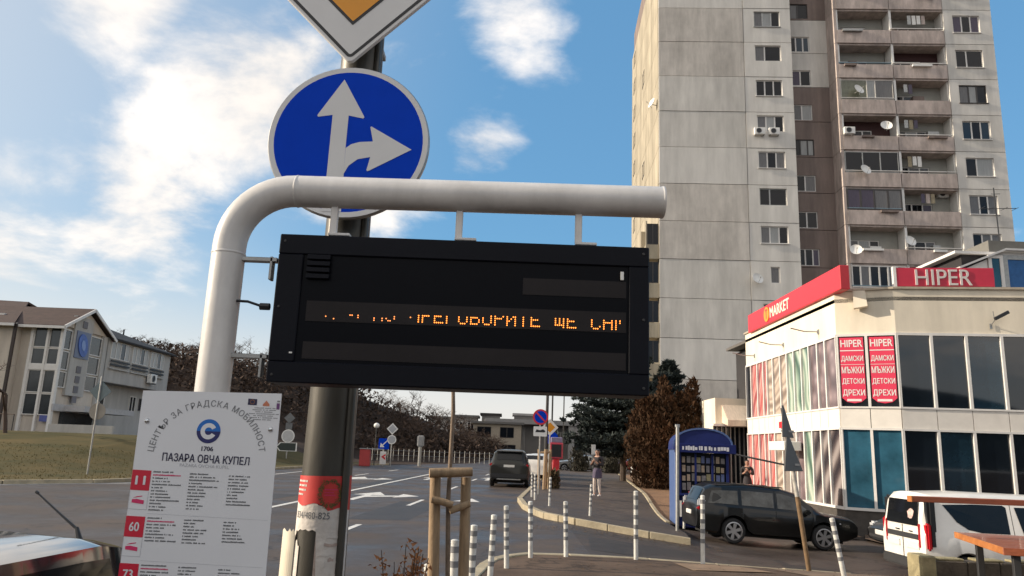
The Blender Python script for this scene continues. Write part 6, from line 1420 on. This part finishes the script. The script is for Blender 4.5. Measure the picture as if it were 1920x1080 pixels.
def person(label, loc, rz, h, look, phone=True):
    t = thing('person', label, 'person', loc, rz); k = h/1.72
    def s(J): return {a: tuple(v*k for v in b) for a, b in J.items()}
    body = {'pel': (0, 0, .93, .135, .105), 'wst': (0, 0, 1.08, .115, .09), 'chs': (0, -.01, 1.28, .145, .105), 'shc': (0, -.01, 1.41, .10, .085), 'nk': (0, -.02, 1.48, .05, .05), 'hd0': (0, -.03, 1.55, .066, .075), 'hd1': (0, -.035, 1.62, .074, .09), 'hd2': (0, -.02, 1.685, .058, .07)}
    E = [('pel', 'wst'), ('wst', 'chs'), ('chs', 'shc'), ('shc', 'nk'), ('nk', 'hd0'), ('hd0', 'hd1'), ('hd1', 'hd2')]
    legs = {'L': [(.085, 0, .86, .085), (.105, -.05, .48, .053), (.10, -.01, .28, .052), (.11, .02, .09, .036), (.115, -.03, .05, .035)], 'R': [(-.085, 0, .86, .085), (-.115, -.02, .48, .053), (-.15, .05, .28, .052), (-.16, .09, .09, .036), (-.17, .04, .05, .035)]}
    for q, pts in legs.items():
        pv = 'pel'
        for i, p in enumerate(pts): body[f'{q}{i}'] = p; E.append((pv, f'{q}{i}')); pv = f'{q}{i}'
    arms = {'l': [(.185, -.0, 1.39, .055), (.235, -.02, 1.13, .043), (.12, -.23, 1.20, .034), (.06, -.28, 1.27, .026)], 'r': [(-.185, -.0, 1.39, .055), (-.245, .02, 1.13, .043), (-.15, -.22, 1.16, .034), (-.06, -.29, 1.22, .026)]}
    for q, pts in arms.items():
        pv = 'shc'
        for i, p in enumerate(pts): body[f'{q}{i}'] = p; E.append((pv, f'{q}{i}')); pv = f'{q}{i}'
    skin('body', s(body), E, look['skin'], t)
    leg = {}; 
    for q in 'LR':
        pts = legs[q]; J = {'a': (*pts[0][:3], .090), 'b': (*pts[1][:3], .058), 'c': (*pts[2][:3], .057), 'd': (*pts[3][:3], .041)}
        skin('trouser_leg', s(J), [('a', 'b'), ('b', 'c'), ('c', 'd')], look['legs'], t)
        f = pts[4]; J = {'a': (f[0], f[1]+.075, .045, .042, .045), 'b': (f[0], f[1]-.02, .042, .044, .04), 'c': (f[0]+.01, f[1]-.13, .034, .042, .032)}
        skin('shoe', s(J), [('a', 'b'), ('b', 'c')], look['shoe'], t)
    J = {'p': (0, 0, .88, .165, .13), 'w': (0, 0, 1.07, .128, .105), 'c': (0, -.01, 1.28, .165, .125), 's': (0, -.01, 1.40, .12, .10)}; E2_ = [('p', 'w'), ('w', 'c'), ('c', 's')]
    for q in 'lr':
        a = arms[q]; J[q+'0'] = (*a[0][:3], .068); J[q+'1'] = (*a[1][:3], .056); J[q+'2'] = (*a[2][:3], .045); E2_ += [('s', q+'0'), (q+'0', q+'1'), (q+'1', q+'2')]
    skin('jacket', s(J), E2_, look['top'], t)
    if look.get('skirt'):
        mb = MB(); mb.lathe([(.135*k, 1.02*k), (.175*k, .9*k), (.19*k, .76*k), (.192*k, .67*k), (.18*k, .67*k), (.16*k, .9*k)], 20, Matrix.Scale(.82, 4, (0, 1, 0))); mb.build('skirt', look['skirt'], t, smooth=60)
    # head details
    J = {'a': (0, .02, 1.60, .092, .082), 'b': (0, -.015, 1.685, .085, .098), 'c': (0, -.02, 1.715, .05, .06), 'd': (0, .055, 1.52, .06, .045), 'e': (.0, .07, 1.43, .055, .035)}
    skin('hair', s(J), [('a', 'b'), ('b', 'c'), ('a', 'd'), ('d', 'e')], look['hair'], t)
    for sx in (-1, 1):
        MB().lathe([(0, 0), (.011, 0), (0, .006)], 8, Matrix.Translation(Vector((sx*.030, -.122, 1.625))*k) @ Matrix.Rotation(R(90), 4, 'X')).build('eye', black, t)
        MB().bx((sx*.078-.006)*k, (sx*.078+.006)*k, -.05*k, -.015*k, 1.595*k, 1.65*k).build('ear', look['skin'], t, bevel=.005)
    mb = MB(); mb.prism([(-.014, 0), (.014, 0), (.004, .05), (-.004, .05)], (0, -.108*k, 1.585*k), XF, ZF, .028); mb.build('nose', look['skin'], t, bevel=.003); MB().bx(-.022*k, .022*k, -.118*k, -.098*k, 1.562*k, 1.571*k).build('mouth', mat('lips', (.28, .09, .08), .5), t)
    hand(t, Vector((.06, -.28, 1.27))*k, (-.5, -.35, .6), (0, -1, .3), look['skin'], k); hand(t, Vector((-.06, -.29, 1.22))*k, (.45, -.35, .7), (0, -1, .3), look['skin'], k)
    return t
P1 = person('person in dark jacket and short violet skirt with pale legs standing on the pavement', (3.42, 28.65, .125), R(-35), 1.70, dict(skin=skin_m, legs=pale_leg, shoe=shoe_m, top=jacket, skirt=shorts_m, hair=hair_m))
PH1 = MB().bx(-.036, .036, -.006, .006, -.07, .07).build('phone', black, bevel=.004); PH1.matrix_world = Matrix.Translation((3.42, 28.65, .125)) @ Matrix.Rotation(R(-35), 4, 'Z') @ Matrix.Translation((0, -.385, 1.35)) @ Matrix.Rotation(R(-25), 4, 'X'); tag(PH1, 'small dark phone in the hands of the standing person', 'phone')
P2 = person('person in dark hooded jacket and dark trousers behind black car', (9.72, 31, -.02), R(-20), 1.66, dict(skin=skin_m, legs=jacket, shoe=black, top=mat('black coat', (.015, .014, .016), .8), skirt=jacket, hair=hair_m))
